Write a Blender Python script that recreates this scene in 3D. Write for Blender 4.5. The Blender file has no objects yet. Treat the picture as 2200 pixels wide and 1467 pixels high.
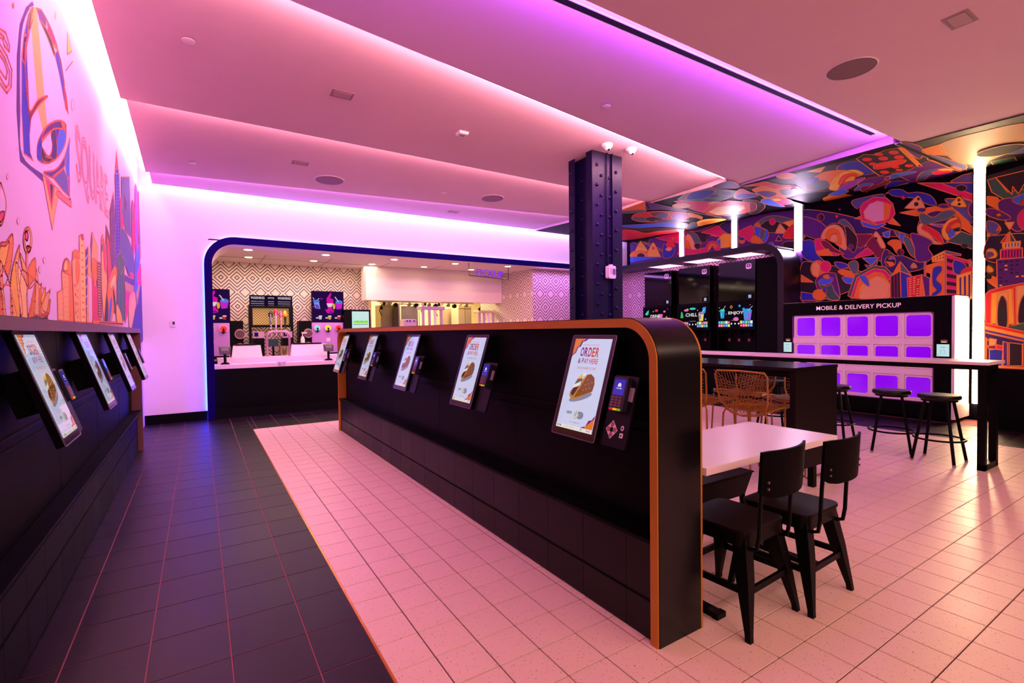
import bpy, bmesh, math, random
import numpy as np
from mathutils import Vector, Matrix
random.seed(4)
PI = math.pi
SC = bpy.context.scene
COL = SC.collection
# ------------------------------------------------------------------ camera
FPX = 1058.7; YAW, PIT, ROL = [math.radians(a) for a in (32.39, -1.264, -0.669)]
CAMZ = 1.42
_f = np.array([math.sin(YAW)*math.cos(PIT), math.cos(YAW)*math.cos(PIT), math.sin(PIT)])
_r = np.array([math.cos(YAW), -math.sin(YAW), 0.]); _u = np.cross(_r, _f)
RX = math.cos(ROL)*_r + math.sin(ROL)*_u; UX = -math.sin(ROL)*_r + math.cos(ROL)*_u
cd = bpy.data.cameras.new('camera'); cam = bpy.data.objects.new('camera', cd); COL.objects.link(cam)
cd.sensor_width = 36; cd.lens = FPX/2200*36; cd.clip_start = .05; cd.clip_end = 200
m = Matrix.Identity(4)
for i in range(3):
    m[i][0] = RX[i]; m[i][1] = UX[i]; m[i][2] = -_f[i]
m[2][3] = CAMZ
cam.matrix_world = m
SC.camera = cam
def P(u, v, ax, val):
    "survey helper: where the sight line through photo point (u, v) meets the plane ax = val"
    d = RX*(u-1100) - UX*(v-733.5) + _f*FPX
    i = 'xyz'.index(ax); c = (0, 0, CAMZ)
    t = (val-c[i])/d[i]
    return (t*d[0], t*d[1], CAMZ+t*d[2])
# ------------------------------------------------------------------ world, exposure, room lights and fill
SC.view_settings.view_transform = 'Standard'; SC.view_settings.look = 'None'
SC.view_settings.exposure = 0.0; SC.view_settings.gamma = 1; SC.view_settings.use_curve_mapping = False
w = bpy.data.worlds.new('street_glow'); SC.world = w; w.use_nodes = True
w.node_tree.nodes['Background'].inputs[0].default_value = (1, .30, .42, 1)
w.node_tree.nodes['Background'].inputs[1].default_value = .07
def area(name, loc, size, rot, power, color, sy=None, spread=180):
    l = bpy.data.lights.new(name, 'AREA'); l.energy = power; l.color = color
    l.shape = 'RECTANGLE'; l.size = size; l.size_y = sy or size; l.spread = math.radians(spread)
    o = bpy.data.objects.new(name, l); COL.objects.link(o); o.location = loc; o.rotation_euler = rot
    return o
# added peach fill behind the camera, aimed down to brighten the floor
area('floor_fill_light', (3.2, -2.6, 3.2), 8.5, (math.radians(42), 0, 0), 235, (1, .58, .46), 1.2)
def spot(name, loc, power, color, size=140, blend=.6, r=.06):
    l = bpy.data.lights.new(name, 'SPOT'); l.energy = power; l.color = color; l.spot_size = math.radians(size); l.spot_blend = blend
    l.shadow_soft_size = r
    o = bpy.data.objects.new(name, l); COL.objects.link(o); o.location = loc
    return o
# light leaving the strips in the ceiling steps (down and towards the rear of the room)
def step_light(p0, p1, z, power, color, tilt=35, h=.02):
    a, b = Vector(p0), Vector(p1); L = (b-a).length; c = (a+b)/2; ang = math.atan2(b.y-a.y, b.x-a.x)
    l = bpy.data.lights.new('step_light', 'AREA'); l.energy = power; l.color = color; l.shape = 'RECTANGLE'; l.size = L; l.size_y = h
    o = bpy.data.objects.new('step_light', l); COL.objects.link(o); o.location = (c.x, c.y, z)
    o.rotation_mode = 'QUATERNION'; n = Vector((-math.sin(ang), math.cos(ang), 0))*math.cos(math.radians(tilt))+Vector((0, 0, -math.sin(math.radians(tilt))))
    X_ = Vector((math.cos(ang), math.sin(ang), 0)); Z_ = -n; Y_ = Z_.cross(X_)
    o.rotation_quaternion = Matrix((X_, Y_, Z_)).transposed().to_quaternion()
    return o
step_light((-.5, 2.735, 0), (7.38, 2.675, 0), 3.765, 135, (.44, .08, 1), 15)
step_light((-.5, 3.62, 0), (7.0, 4.78, 0), 3.765, 150, (1, .46, .46), 50)
step_light((-.5, 6.205, 0), (6.9, 6.36, 0), 3.765, 85, (1, .42, .46), 42)
step_light((-.5, 8.79, 0), (6.6, 7.985, 0), 3.765, 34, (.75, .26, 1), 10)
# ------------------------------------------------------------------ materials
def lin(c):
    return tuple(((x/255/12.92) if x/255 <= .04045 else ((x/255+.055)/1.055)**2.4) for x in c)
MATS = {}
def mat(name, rgb=(128, 128, 128), rough=.5, metal=0., emit=None, es=0., noise=0., nscale=40., bump=0., coat=0., spec=.5):
    if name in MATS: return MATS[name]
    M = bpy.data.materials.new(name); M.use_nodes = True; MATS[name] = M
    nt = M.node_tree; b = nt.nodes['Principled BSDF']
    c = lin(rgb)+(1,)
    b.inputs['Base Color'].default_value = c; b.inputs['Roughness'].default_value = rough
    b.inputs['Metallic'].default_value = metal; b.inputs['Coat Weight'].default_value = coat
    b.inputs['Specular IOR Level'].default_value = spec
    b.inputs['Coat Roughness'].default_value = .05
    if emit is not None:
        b.inputs['Emission Color'].default_value = lin(emit)+(1,); b.inputs['Emission Strength'].default_value = es
    if noise or bump:
        tc = nt.nodes.new('ShaderNodeTexCoord'); nz = nt.nodes.new('ShaderNodeTexNoise')
        nz.inputs['Scale'].default_value = nscale; nz.inputs['Detail'].default_value = 4
        nt.links.new(tc.outputs['Object'], nz.inputs['Vector'])
        if noise:
            mx = nt.nodes.new('ShaderNodeMix'); mx.data_type = 'RGBA'
            mx.inputs[6].default_value = tuple(x*(1-noise) for x in c[:3])+(1,)
            mx.inputs[7].default_value = tuple(min(1, x*(1+noise)) for x in c[:3])+(1,)
            nt.links.new(nz.outputs['Fac'], mx.inputs[0]); nt.links.new(mx.outputs[2], b.inputs['Base Color'])
        if bump:
            bp = nt.nodes.new('ShaderNodeBump'); bp.inputs['Strength'].default_value = bump; bp.inputs['Distance'].default_value = .002
            nt.links.new(nz.outputs['Fac'], bp.inputs['Height']); nt.links.new(bp.outputs[0], b.inputs['Normal'])
    return M
def glass_screen(name, rgb, s):
    "backlit picture behind glass: emission with a glossy glass face"
    if name in MATS: return MATS[name]
    M = glow(name, rgb, s); nt = M.node_tree; e = [n for n in nt.nodes if n.type == 'EMISSION'][0]; o = [n for n in nt.nodes if n.type == 'OUTPUT_MATERIAL'][0]
    gl = nt.nodes.new('ShaderNodeBsdfGlossy'); gl.inputs['Roughness'].default_value = .03; fr = nt.nodes.new('ShaderNodeFresnel')
    ge = nt.nodes.new('ShaderNodeNewGeometry'); ma = nt.nodes.new('ShaderNodeMapRange'); ma.inputs[3].default_value = 1.5; ma.inputs[4].default_value = 1/1.5; nt.links.new(ge.outputs['Backfacing'], ma.inputs[0]); nt.links.new(ma.outputs[0], fr.inputs[0])
    mx = nt.nodes.new('ShaderNodeMixShader'); nt.links.new(fr.outputs[0], mx.inputs[0]); nt.links.new(e.outputs[0], mx.inputs[1]); nt.links.new(gl.outputs[0], mx.inputs[2]); nt.links.new(mx.outputs[0], o.inputs[0])
    return M
def glow(name, rgb, s):
    "emission only: lamps, screens, also posters, boards and keys made to glow"
    if name in MATS: return MATS[name]
    M = bpy.data.materials.new(name); M.use_nodes = True; MATS[name] = M
    nt = M.node_tree; nt.nodes.clear(); e = nt.nodes.new('ShaderNodeEmission'); o = nt.nodes.new('ShaderNodeOutputMaterial')
    e.inputs[0].default_value = lin(rgb)+(1,); e.inputs[1].default_value = s; nt.links.new(e.outputs[0], o.inputs[0])
    return M
def speckle_mat(name, base, dark, rough):
    M = bpy.data.materials.new(name); M.use_nodes = True; MATS[name] = M
    nt = M.node_tree; b = nt.nodes['Principled BSDF']; b.inputs['Roughness'].default_value = rough
    g = nt.nodes.new('ShaderNodeNewGeometry'); vo = nt.nodes.new('ShaderNodeTexVoronoi'); vo.inputs['Scale'].default_value = 75
    nt.links.new(g.outputs['Position'], vo.inputs['Vector'])
    n2 = nt.nodes.new('ShaderNodeTexNoise'); n2.inputs['Scale'].default_value = 60; nt.links.new(g.outputs['Position'], n2.inputs['Vector'])
    ad = nt.nodes.new('ShaderNodeMath'); ad.operation = 'MULTIPLY_ADD'; ad.inputs[1].default_value = .35
    nt.links.new(n2.outputs['Fac'], ad.inputs[0]); nt.links.new(vo.outputs['Distance'], ad.inputs[2])
    r = nt.nodes.new('ShaderNodeValToRGB'); r.color_ramp.elements[0].position = .27; r.color_ramp.elements[1].position = .33
    r.color_ramp.elements[0].color = lin(dark)+(1,); r.color_ramp.elements[1].color = lin(base)+(1,)
    nt.links.new(ad.outputs[0], r.inputs[0]); nt.links.new(r.outputs[0], b.inputs['Base Color'])
    n3 = nt.nodes.new('ShaderNodeTexNoise'); n3.inputs['Scale'].default_value = 3; nt.links.new(g.outputs['Position'], n3.inputs['Vector'])
    mr = nt.nodes.new('ShaderNodeMapRange'); mr.inputs[3].default_value = rough-.08; mr.inputs[4].default_value = rough+.12
    nt.links.new(n3.outputs['Fac'], mr.inputs[0]); nt.links.new(mr.outputs[0], b.inputs['Roughness'])
    return M
def diamond_mat(name, ax, x0, z0, p, V, base, line):
    "wallpaper print: nested diamonds and zigzags in thin dark lines"
    M = bpy.data.materials.new(name); M.use_nodes = True; MATS[name] = M
    nt = M.node_tree; b = nt.nodes['Principled BSDF']; b.inputs['Roughness'].default_value = .55
    g = nt.nodes.new('ShaderNodeNewGeometry'); s = nt.nodes.new('ShaderNodeSeparateXYZ'); nt.links.new(g.outputs['Position'], s.inputs[0])
    def mth(op, a, b_=None, c_=None):
        n = nt.nodes.new('ShaderNodeMath'); n.operation = op
        for i, q in enumerate((a, b_, c_)):
            if q is None: continue
            if isinstance(q, (int, float)): n.inputs[i].default_value = q
            else: nt.links.new(q, n.inputs[i])
        return n.outputs[0]
    def fold(o, off, per):   # distance to the nearest lattice line, metres
        a = mth('SUBTRACT', o, off-per*400); a = mth('MODULO', a, per); a = mth('SUBTRACT', a, per/2); a = mth('ABSOLUTE', a)
        return mth('SUBTRACT', per/2, a)
    dx = fold(s.outputs['X' if ax == 'x' else 'Y'], x0, p); dz = fold(s.outputs['Z'], z0, V)
    d = mth('ADD', mth('MULTIPLY', dx, V/p/2*1.0), dz)
    tot = None
    for rr in (.072, .205, .33, .45, .57):
        q = mth('LESS_THAN', mth('ABSOLUTE', mth('SUBTRACT', d, rr*V)), .0115)
        tot = q if tot is None else mth('MAXIMUM', tot, q)
    mx = nt.nodes.new('ShaderNodeMix'); mx.data_type = 'RGBA'; nt.links.new(tot, mx.inputs[0])
    mx.inputs[6].default_value = lin(base)+(1,); mx.inputs[7].default_value = lin(line)+(1,)
    nt.links.new(mx.outputs[2], b.inputs['Base Color'])
    return M
# ------------------------------------------------------------------ mesh building
class G:
    def __init__(s): s.v = []; s.f = []; s.m = []; s.cur = 0
    def add(s, vs, fs):
        n = len(s.v); s.v += [tuple(x) for x in vs]; s.f += [tuple(n+i for i in f) for f in fs]; s.m += [s.cur]*len(fs); return s
    def box(s, x0, x1, y0, y1, z0, z1):
        x0, x1 = sorted((x0, x1)); y0, y1 = sorted((y0, y1)); z0, z1 = sorted((z0, z1))
        return s.add([(x0,y0,z0),(x1,y0,z0),(x1,y1,z0),(x0,y1,z0),(x0,y0,z1),(x1,y0,z1),(x1,y1,z1),(x0,y1,z1)],
              [(0,3,2,1),(4,5,6,7),(0,1,5,4),(1,2,6,5),(2,3,7,6),(3,0,4,7)])
    def hexa(s, b, t):
        return s.add(list(b)+list(t), [(0,3,2,1),(4,5,6,7),(0,1,5,4),(1,2,6,5),(2,3,7,6),(3,0,4,7)])
    def prism(s, poly, ax, a, b):
        "poly in the two other axes (order kept: x->(y,z), y->(x,z), z->(x,y))"
        def mk(p, q): return {'x': (q, p[0], p[1]), 'y': (p[0], q, p[1]), 'z': (p[0], p[1], q)}[ax]
        n = len(poly)
        return s.add([mk(p, a) for p in poly]+[mk(p, b) for p in poly],
              [tuple(range(n-1, -1, -1)), tuple(range(n, 2*n))]+[(i, (i+1) % n, n+(i+1) % n, n+i) for i in range(n)])
    def band(s, outer, inner, ax, a, b, closed=False):
        def mk(p, q): return {'x': (q, p[0], p[1]), 'y': (p[0], q, p[1]), 'z': (p[0], p[1], q)}[ax]
        n = len(outer); vs = []
        for i in range(n): vs += [mk(outer[i], a), mk(inner[i], a), mk(inner[i], b), mk(outer[i], b)]
        fs = []
        for i in range(n if closed else n-1):
            j = (i+1) % n
            for k in range(4): fs.append((4*i+k, 4*i+(k+1) % 4, 4*j+(k+1) % 4, 4*j+k))
        if not closed: fs += [(3, 2, 1, 0), (4*n-4, 4*n-3, 4*n-2, 4*n-1)]
        return s.add(vs, fs)
    def tube(s, path, r, n=8, closed=False, r1=None):
        P_ = [Vector(p) for p in path]; k = len(P_); base = len(s.v); up = None; vs = []
        for i, p in enumerate(P_):
            if closed: t = P_[(i+1) % k]-P_[i-1]
            else: t = P_[min(i+1, k-1)]-P_[max(i-1, 0)]
            t.normalize()
            if up is None:
                up = Vector((0, 0, 1)) if abs(t.z) < .9 else Vector((1, 0, 0))
            a = t.cross(up)
            if a.length < 1e-4: a = t.cross(Vector((0, 1, 0)))
            a.normalize(); c = a.cross(t); up = c
            rr = r if r1 is None else r+(r1-r)*i/(k-1)
            for j in range(n):
                an = 2*PI*j/n+PI/n; vs.append(p+a*rr*math.cos(an)+c*rr*math.sin(an))
        fs = []
        for i in range(k if closed else k-1):
            j = (i+1) % k
            for q in range(n): fs.append((i*n+q, i*n+(q+1) % n, j*n+(q+1) % n, j*n+q))
        if not closed: fs += [tuple(range(n-1, -1, -1)), tuple(range((k-1)*n, k*n))]
        return s.add(vs, fs)
    def cyl(s, p0, p1, r0, r1=None, n=20): return s.tube([p0, p1], r0, n, r1=r0 if r1 is None else r1)
    def lathe(s, c, prof, n=24, caps=True):
        vs = []; k = len(prof)
        for r, z in prof:
            for j in range(n): vs.append((c[0]+r*math.cos(2*PI*j/n), c[1]+r*math.sin(2*PI*j/n), c[2]+z))
        fs = [(i*n+q, i*n+(q+1) % n, (i+1)*n+(q+1) % n, (i+1)*n+q) for i in range(k-1) for q in range(n)]
        if caps: fs += [tuple(range(n-1, -1, -1)), tuple(range((k-1)*n, k*n))]
        return s.add(vs, fs)
    def quad(s, a, b, c, d): return s.add([a, b, c, d], [(0, 1, 2, 3)])
    def tf(s, fn): s.v = [tuple(fn(v)) for v in s.v]; return s
    def obj(s, name, mt, parent=None, world=False, smooth=False, bevel=0., two=True):
        me = bpy.data.meshes.new(name)
        off = Vector((0, 0, 0))
        if world and parent is not None:
            q = parent
            while q is not None: off += q.location; q = q.parent
        me.from_pydata([(x-off.x, y-off.y, z-off.z) for x, y, z in s.v], [], s.f)
        for q in (mt if isinstance(mt, (list, tuple)) else [mt]): me.materials.append(q)
        if isinstance(mt, (list, tuple)): me.polygons.foreach_set('material_index', s.m)
        bm = bmesh.new(); bm.from_mesh(me); bmesh.ops.recalc_face_normals(bm, faces=bm.faces); bm.to_mesh(me); bm.free()
        if smooth:
            me.polygons.foreach_set('use_smooth', [True]*len(me.polygons)); me.set_sharp_from_angle(angle=math.radians(40))
        o = bpy.data.objects.new(name, me); COL.objects.link(o)
        if parent is not None: o.parent = parent
        if bevel:
            b = o.modifiers.new('bevel', 'BEVEL'); b.width = bevel; b.segments = 2; b.limit_method = 'ANGLE'
        return o
def thing(name, label, cat, loc=(0, 0, 0), rz=0, group=None):
    o = bpy.data.objects.new(name, None); COL.objects.link(o); o.location = loc; o.rotation_euler = (0, 0, rz); o.empty_display_size = .05
    o['label'] = label; o['category'] = cat
    if group: o['group'] = group
    return o
def tag(o, label, cat, group=None):
    o['label'] = label; o['category'] = cat
    if group: o['group'] = group
    return o
def struct(name, g, mt, **k):
    o = g.obj(name, mt, **k); o['kind'] = 'structure'; return o
def dup(root, loc=None, rz=None, label=None, group=None):
    def cp(o, par):
        c = o.copy(); COL.objects.link(c); c.parent = par
        for ch in list(o.children): cp(ch, c)
        return c
    r = cp(root, None)
    if loc is not None: r.location = loc
    if rz is not None: r.rotation_euler = (0, 0, rz)
    if label: r['label'] = label
    if group: r['group'] = group
    return r
def rrect(x0, x1, z0, z1, r, n=6, corners=(1, 1, 1, 1)):
    "rounded rectangle outline, corners BL BR TR TL"
    pts = []
    for (cx, cz, a0, on) in ((x0, z0, 180, corners[0]), (x1, z0, 270, corners[1]), (x1, z1, 0, corners[2]), (x0, z1, 90, corners[3])):
        if not on: pts.append((cx, cz)); continue
        ox = cx+(r if cx == x0 else -r); oz = cz+(r if cz == z0 else -r)
        for i in range(n+1):
            a = math.radians(a0+90*i/n); pts.append((ox+r*math.cos(a), oz+r*math.sin(a)))
    return pts
_tc = {}
def text_mesh(body, h, width=None, bold=0.):
    "lettering as flat mesh in the XZ plane, centred, cap height h"
    c = bpy.data.curves.new('lettering', 'FONT'); c.body = body; c.size = 1; c.align_x = 'CENTER'; c.offset = bold; c.resolution_u = 3
    o = bpy.data.objects.new('lettering', c); COL.objects.link(o); bpy.context.view_layer.update()
    me = bpy.data.meshes.new_from_object(o.evaluated_get(bpy.context.evaluated_depsgraph_get()))
    bpy.data.objects.remove(o); bpy.data.curves.remove(c)
    vs = [v.co.copy() for v in me.vertices]; fs = [tuple(p.vertices) for p in me.polygons]
    xs = [v.x for v in vs]; zs = [v.y for v in vs]
    if not xs: return [], []
    hh = max(zs)-min(zs); k = h/hh; kx = k if width is None else width/(max(xs)-min(xs)); mx_ = (max(xs)+min(xs))/2; mz = (max(zs)+min(zs))/2
    bpy.data.meshes.remove(me)
    return [((v.x-mx_)*kx, 0, (v.y-mz)*k) for v in vs], fs
def put_text(g, body, h, at, ux=(1, 0, 0), uz=(0, 0, 1), width=None, bold=0.):
    vs, fs = text_mesh(body, h, width, bold); a = Vector(at); X_ = Vector(ux); Z_ = Vector(uz)
    g.add([a+X_*v[0]+Z_*v[2] for v in vs], fs); return g
def smooth_pts(pts, n=5):
    out = []; k = len(pts)
    for i in range(k):
        p0, p1, p2, p3 = pts[i-1], pts[i], pts[(i+1) % k], pts[(i+2) % k]
        for j in range(n):
            t = j/n
            out.append(tuple(.5*((2*p1[q])+(-p0[q]+p2[q])*t+(2*p0[q]-5*p1[q]+4*p2[q]-p3[q])*t*t+(-p0[q]+3*p1[q]-3*p2[q]+p3[q])*t**3) for q in (0, 1)))
    return out
# ================================================================== the setting
black = mat("black_laminate", (3, 2, 3), .5, spec=.09)
blackm = mat("black_metal", (4, 3, 5), .45, spec=.12)
deep = mat('deep_black', (4, 4, 5), .6, spec=.2)
copper = mat('copper_trim', (186, 122, 40), .5, .1, spec=.25)
bronze = mat('bronze_trim', (120, 80, 72), .45, .3)
white = mat('white_laminate', (225, 215, 215), .35)
plaster = mat('ceiling_paint', (222, 186, 200), .85, noise=.03, nscale=3)
wallp = mat('wall_paint', (228, 215, 228), .8)
# ---- floor
XL, YB, XR, ZC = -.75, 9.6, 9.8, 3.74
g = G(); g.box(XL-.1, 11.5, -3.2, 15.5, -.2, -.006)
floor = struct('floor', g, mat('grout_dark', (62, 30, 40), .8))
g = G(); g.box(XL, .64, -3.2, YB, -.006, -.0025); g.box(.64, 9.9, 8.235, YB, -.006, -.0025); g.box(7.96, 9.9, -3.2, 8.235, -.006, -.0025)
gl = g.obj('grout_bed', mat('grout_light', (135, 72, 80), .8), floor)
t_white = [speckle_mat('terrazzo_tile', (232, 202, 184), (110, 62, 58), .34)]
t_dark = [mat('slate_tile_a', (28, 13, 22), .42, spec=.3, noise=.25, nscale=9, bump=.1), mat('slate_tile_b', (24, 11, 20), .4, spec=.3, noise=.25, nscale=12, bump=.1)]
def visible(x, y):
    q = np.array([x, y, -CAMZ]); d = q@_f
    if d < .3: return None
    u = 1100+FPX*(q@RX)/d; v = 733.5-FPX*(q@UX)/d
    return (u, v, d) if -60 < u < 2260 and v < 1540 else None
def tiles(x0, x1, y0, y1, px, py, ox, oy, gap, name, fieldname, mats, cap, region):
    cells = []
    i0 = math.floor((x0-ox)/px); i1 = math.ceil((x1-ox)/px); j0 = math.floor((y0-oy)/py); j1 = math.ceil((y1-oy)/py)
    for i in range(i0, i1):
        for j in range(j0, j1):
            a, b = max(x0, ox+i*px+gap/2), min(x1, ox+(i+1)*px-gap/2); c, d = max(y0, oy+j*py+gap/2), min(y1, oy+(j+1)*py-gap/2)
            if b-a < .012 or d-c < .012: continue
            region.append((a, b, c, d))
def lay(region, name, fieldname, mats, cap):
    near = []; rest = []
    for r in region:
        vs = visible((r[0]+r[1])/2, (r[2]+r[3])/2)
        if vs and not (1.75 < (r[0]+r[1])/2 < 1.95 and 1.5 < (r[2]+r[3])/2 < 7.3): near.append((vs[2], r))
        else: rest.append(r)
    near.sort(key=lambda q: q[0]); rest += [q[1] for q in near[cap:]]
    cache = {}
    for d, r in near[:cap]:
        key = (round(r[1]-r[0], 4), round(r[3]-r[2], 4)); mt = random.choice(mats)
        k2 = key+(mt.name,)
        if k2 not in cache:
            hx, hy = key[0]/2, key[1]/2; e = .0015; q = G()
            q.hexa([(-hx, -hy, -.004), (hx, -hy, -.004), (hx, hy, -.004), (-hx, hy, -.004)], [(-hx+e, -hy+e, 0), (hx-e, -hy+e, 0), (hx-e, hy-e, 0), (-hx+e, hy-e, 0)])
            o = q.obj(name, mt, floor); cache[k2] = o.data
        else:
            o = bpy.data.objects.new(name, cache[k2]); COL.objects.link(o); o.parent = floor
        o.location = ((r[0]+r[1])/2, (r[2]+r[3])/2, random.uniform(-.0004, 0))
    if rest:
        q = G()
        for r in rest: q.box(r[0], r[1], r[2], r[3], -.004, -.0003)
        o = q.obj(fieldname, mats[0], floor); o['kind'] = 'stuff'
R1 = []; tiles(.648, 7.955, -3.2, 8.225, .206, .206, .841, 1.364, .0045, '', '', None, 0, R1)
lay(R1, 'terrazzo_tile', 'far_terrazzo_tiles', t_white, 300)
R2 = []
tiles(-.745, .636, -3.2, YB-.02, .309, .3265, .09, 2.797, .004, '', '', None, 0, R2)
tiles(.638, 9.15, 8.24, YB-.02, .309, .3265, .09, 2.797, .004, '', '', None, 0, R2)
tiles(7.965, 9.15, -3.2, 8.225, .309, .3265, .09, 2.797, .004, '', '', None, 0, R2)
lay(R2, 'slate_tile', 'far_slate_tiles', t_dark, 290)
g = G(); g.box(.637, .647, -3.2, 8.235, -.004, .0015); g.box(.637, 7.96, 8.226, 8.236, -.004, .0015)
g.obj('brass_edging', mat('brass', (220, 150, 50), .25, .9), floor)
g = G(); g.box(-.6, 11.5, 9.9, 15.4, -.004, 0); g.obj('kitchen_flooring', mat('quarry', (120, 60, 50), .5), floor)
# ---- walls
g = G(); g.box(XL-.15, XL, -3.2, YB+.1, 0, 4.2); wall_left = struct('wall_left', g, mat('mural_ground_pink', (232, 196, 224), .7))
g = G(); g.box(XL, .16, YB, YB+.12, 0, 4.2); g.box(.16, XR+1.4, YB, YB+.12, 2.98, 4.2)
for i in range(9):   # rounded inner corner filled behind the frame
    a = PI/2*i/9; b = PI/2*(i+1)/9; r = .45
    g.prism([(.16, 3.0), (.16+r-r*math.cos(a), 3.0-r+r*math.sin(a)), (.16+r-r*math.cos(b), 3.0-r+r*math.sin(b))], 'y', YB, YB+.12)
wall_back = struct('wall_back', g, wallp)
g = G(); g.box(XR, XR+.15, -3.2, YB+.3, 0, 4.2); wall_right = struct('wall_right', g, mat('mural_ground_navy', (8, 3, 16), .6, spec=.08))
g = G(); g.box(XL, .09, YB-.015, YB, 0, .15); struct('baseboard_back', g, black)
g = G(); g.box(9.15, XR, -3.2, 2.2, 0, .83); struct('trim_1', g, black)
g = G(); g.box(9.13, XR, -3.2, 2.2, .83, .842); struct('trim_2', g, mat('orange_edge', (200, 110, 40), .5))
# ---- ceiling: folded panels stepping up, lit from the steps
panels = [  # name, near-left, near-right, far-right, far-left (x, y)
 ((-.60, -3.2), (7.76, -3.2), (7.85, 2.65), (-.60, 2.72)),
 ((-.60, 2.74), (7.43, 2.67), (7.42, 4.80), (-.59, 3.60)),
 ((-.59, 3.62), (7.12, 4.77), (7.02, 6.34), (-.605, 6.19)),
 ((-.575, 6.20), (7.0, 6.36), (6.80, 7.93), (-.60, 8.78)),
 ((-.56, 8.79), (6.76, 7.96), (6.62, 9.42), (-.565, 9.45))]
g = G(); g.box(XL-.1, 11, -3.2, YB+.1, 4.15, 4.2); ceiling = struct('ceiling', g, plaster)
ZN, ZF, TH = 3.83, 3.75, .05
for k, (a, b, c, d) in enumerate(panels):
    zn, zf = (ZN, ZF) if k < 4 else (3.80, 3.76)
    if k == 0: zn = 3.80
    q = G(); NS = 24; vs = []
    for i in range(NS+1):
        f = i/NS; n_ = (a[0]+(b[0]-a[0])*f, a[1]+(b[1]-a[1])*f); e_ = (d[0]+(c[0]-d[0])*f, d[1]+(c[1]-d[1])*f)
        vs += [(n_[0], n_[1], zn), (e_[0], e_[1], zf), (e_[0], e_[1], zf+TH), (n_[0], n_[1], zn+TH)]
    q.add(vs, [(4*i+j, 4*i+(j+1) % 4, 4*i+4+(j+1) % 4, 4*i+4+j) for i in range(NS) for j in range(4)]+[(3, 2, 1, 0), (4*NS, 4*NS+1, 4*NS+2, 4*NS+3)])
    q.obj('ceiling_panel', plaster, ceiling)
def strip(name, p0, p1, w, col, s, z0, z1=None, dy=0., parent=ceiling):
    "light strip lying in a ceiling step, facing away from the room's front"
    z1 = z0 if z1 is None else z1
    q = G(); q.hexa([(p0[0], p0[1], z0), (p1[0], p1[1], z1), (p1[0], p1[1]+w, z1), (p0[0], p0[1]+w, z0)], [(p0[0], p0[1], z0+.012), (p1[0], p1[1], z1+.012), (p1[0], p1[1]+w, z1+.012), (p0[0], p0[1]+w, z0+.012)])
    return q.obj('cove_light', glow(name, col, s), parent)
strip('led_purple', (-.5, 2.725), (7.40, 2.655), .012, (170, 50, 255), 40, 3.775)
strip('led_pink', (-.5, 3.605), (7.0, 4.76), .010, (255, 150, 205), 30, 3.757)
strip('led_rose', (-.5, 6.19), (6.9, 6.345), .010, (255, 130, 205), 14, 3.775)
strip('led_orchid', (-.5, 8.775), (6.6, 7.965), .012, (215, 130, 255), 22, 3.775)
# long coves: left wall and back wall
q = G(); q.box(-.68, -.62, -3.1, 9.4, 3.93, 3.95); q.obj('cove_light', glow('led_left_cove', (255, 180, 190), 44), ceiling)
q = G(); q.box(-.5, 9.6, 9.50, 9.55, 3.93, 3.95); q.obj('cove_light', glow('led_back_cove', (190, 165, 255), 62), ceiling)
# printed ceiling over the right side, a little lower than the panels
g = G()
segs = [((7.80, -3.2), (7.86, 2.66), 2.66), ((7.50, 2.72), (7.50, 4.80), 4.95), ((7.16, 4.84), (7.08, 6.34), 6.42), ((7.08, 6.40), (6.85, 7.9), 7.9), ((6.84, 7.9), (6.66, 9.45), 9.5)]
for (a, b, yf) in segs:
    q = G(); z = ZC
    q.hexa([(a[0], a[1], z), (XR, a[1], z), (XR, yf, z), (b[0], b[1], z)], [(a[0], a[1], 3.9), (XR, a[1], 3.9), (XR, yf, 3.9), (b[0], b[1], 3.9)])
    o = q.obj('printed_ceiling_panel', [mat('mural_ground_ceiling', (12, 4, 18), .6, spec=.1), plaster], ceiling)
    for p in o.data.polygons:
        if abs(p.normal.z) < .5: p.material_index = 1
# black linear air slots
def slot(p0, p1, w, z0, z1):
    q = G(); d = Vector((p1[0]-p0[0], p1[1]-p0[1], 0)).normalized(); nn = Vector((-d.y, d.x, 0))*w/2
    a, b = Vector((p0[0], p0[1], z0)), Vector((p1[0], p1[1], z1))
    q.hexa([a-nn, b-nn, b+nn, a+nn], [x+Vector((0, 0, .02)) for x in (a-nn, b-nn, b+nn, a+nn)])
    q2 = G(); n2 = nn*1.5; up = Vector((0, 0, .0025))
    q2.hexa([x+up for x in (a-n2, b-n2, b+n2, a+n2)], [x+up*8 for x in (a-n2, b-n2, b+n2, a+n2)])
    return q, q2
for (p0, p1, w, za) in (((1.4, 2.875), (7.17, 2.815), .055, 3.821), ((7.55, 2.69), (9.3, 2.66), .045, ZC-.002), ((5.0, 6.30), (6.62, 6.42), .03, 3.822), ((7.1, 6.40), (9.3, 6.42), .035, ZC-.002)):
    t = thing('air_slot', {2.875: 'long black linear air slot beside the purple lit ceiling step', 2.69: 'short black linear air slot cut in the printed ceiling by the brightest light bar',
        6.30: 'thin black linear air slot in plain ceiling beyond the riveted column', 6.40: 'thin black linear air slot in the printed ceiling above the drink station'}[p0[1]], 'air vent', (p0[0], p0[1], za))
    a, b = slot(p0, p1, w, za-.004, za-.004); a.obj('slot', deep, t, world=True); b.obj('flange', white, t, world=True)
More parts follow.
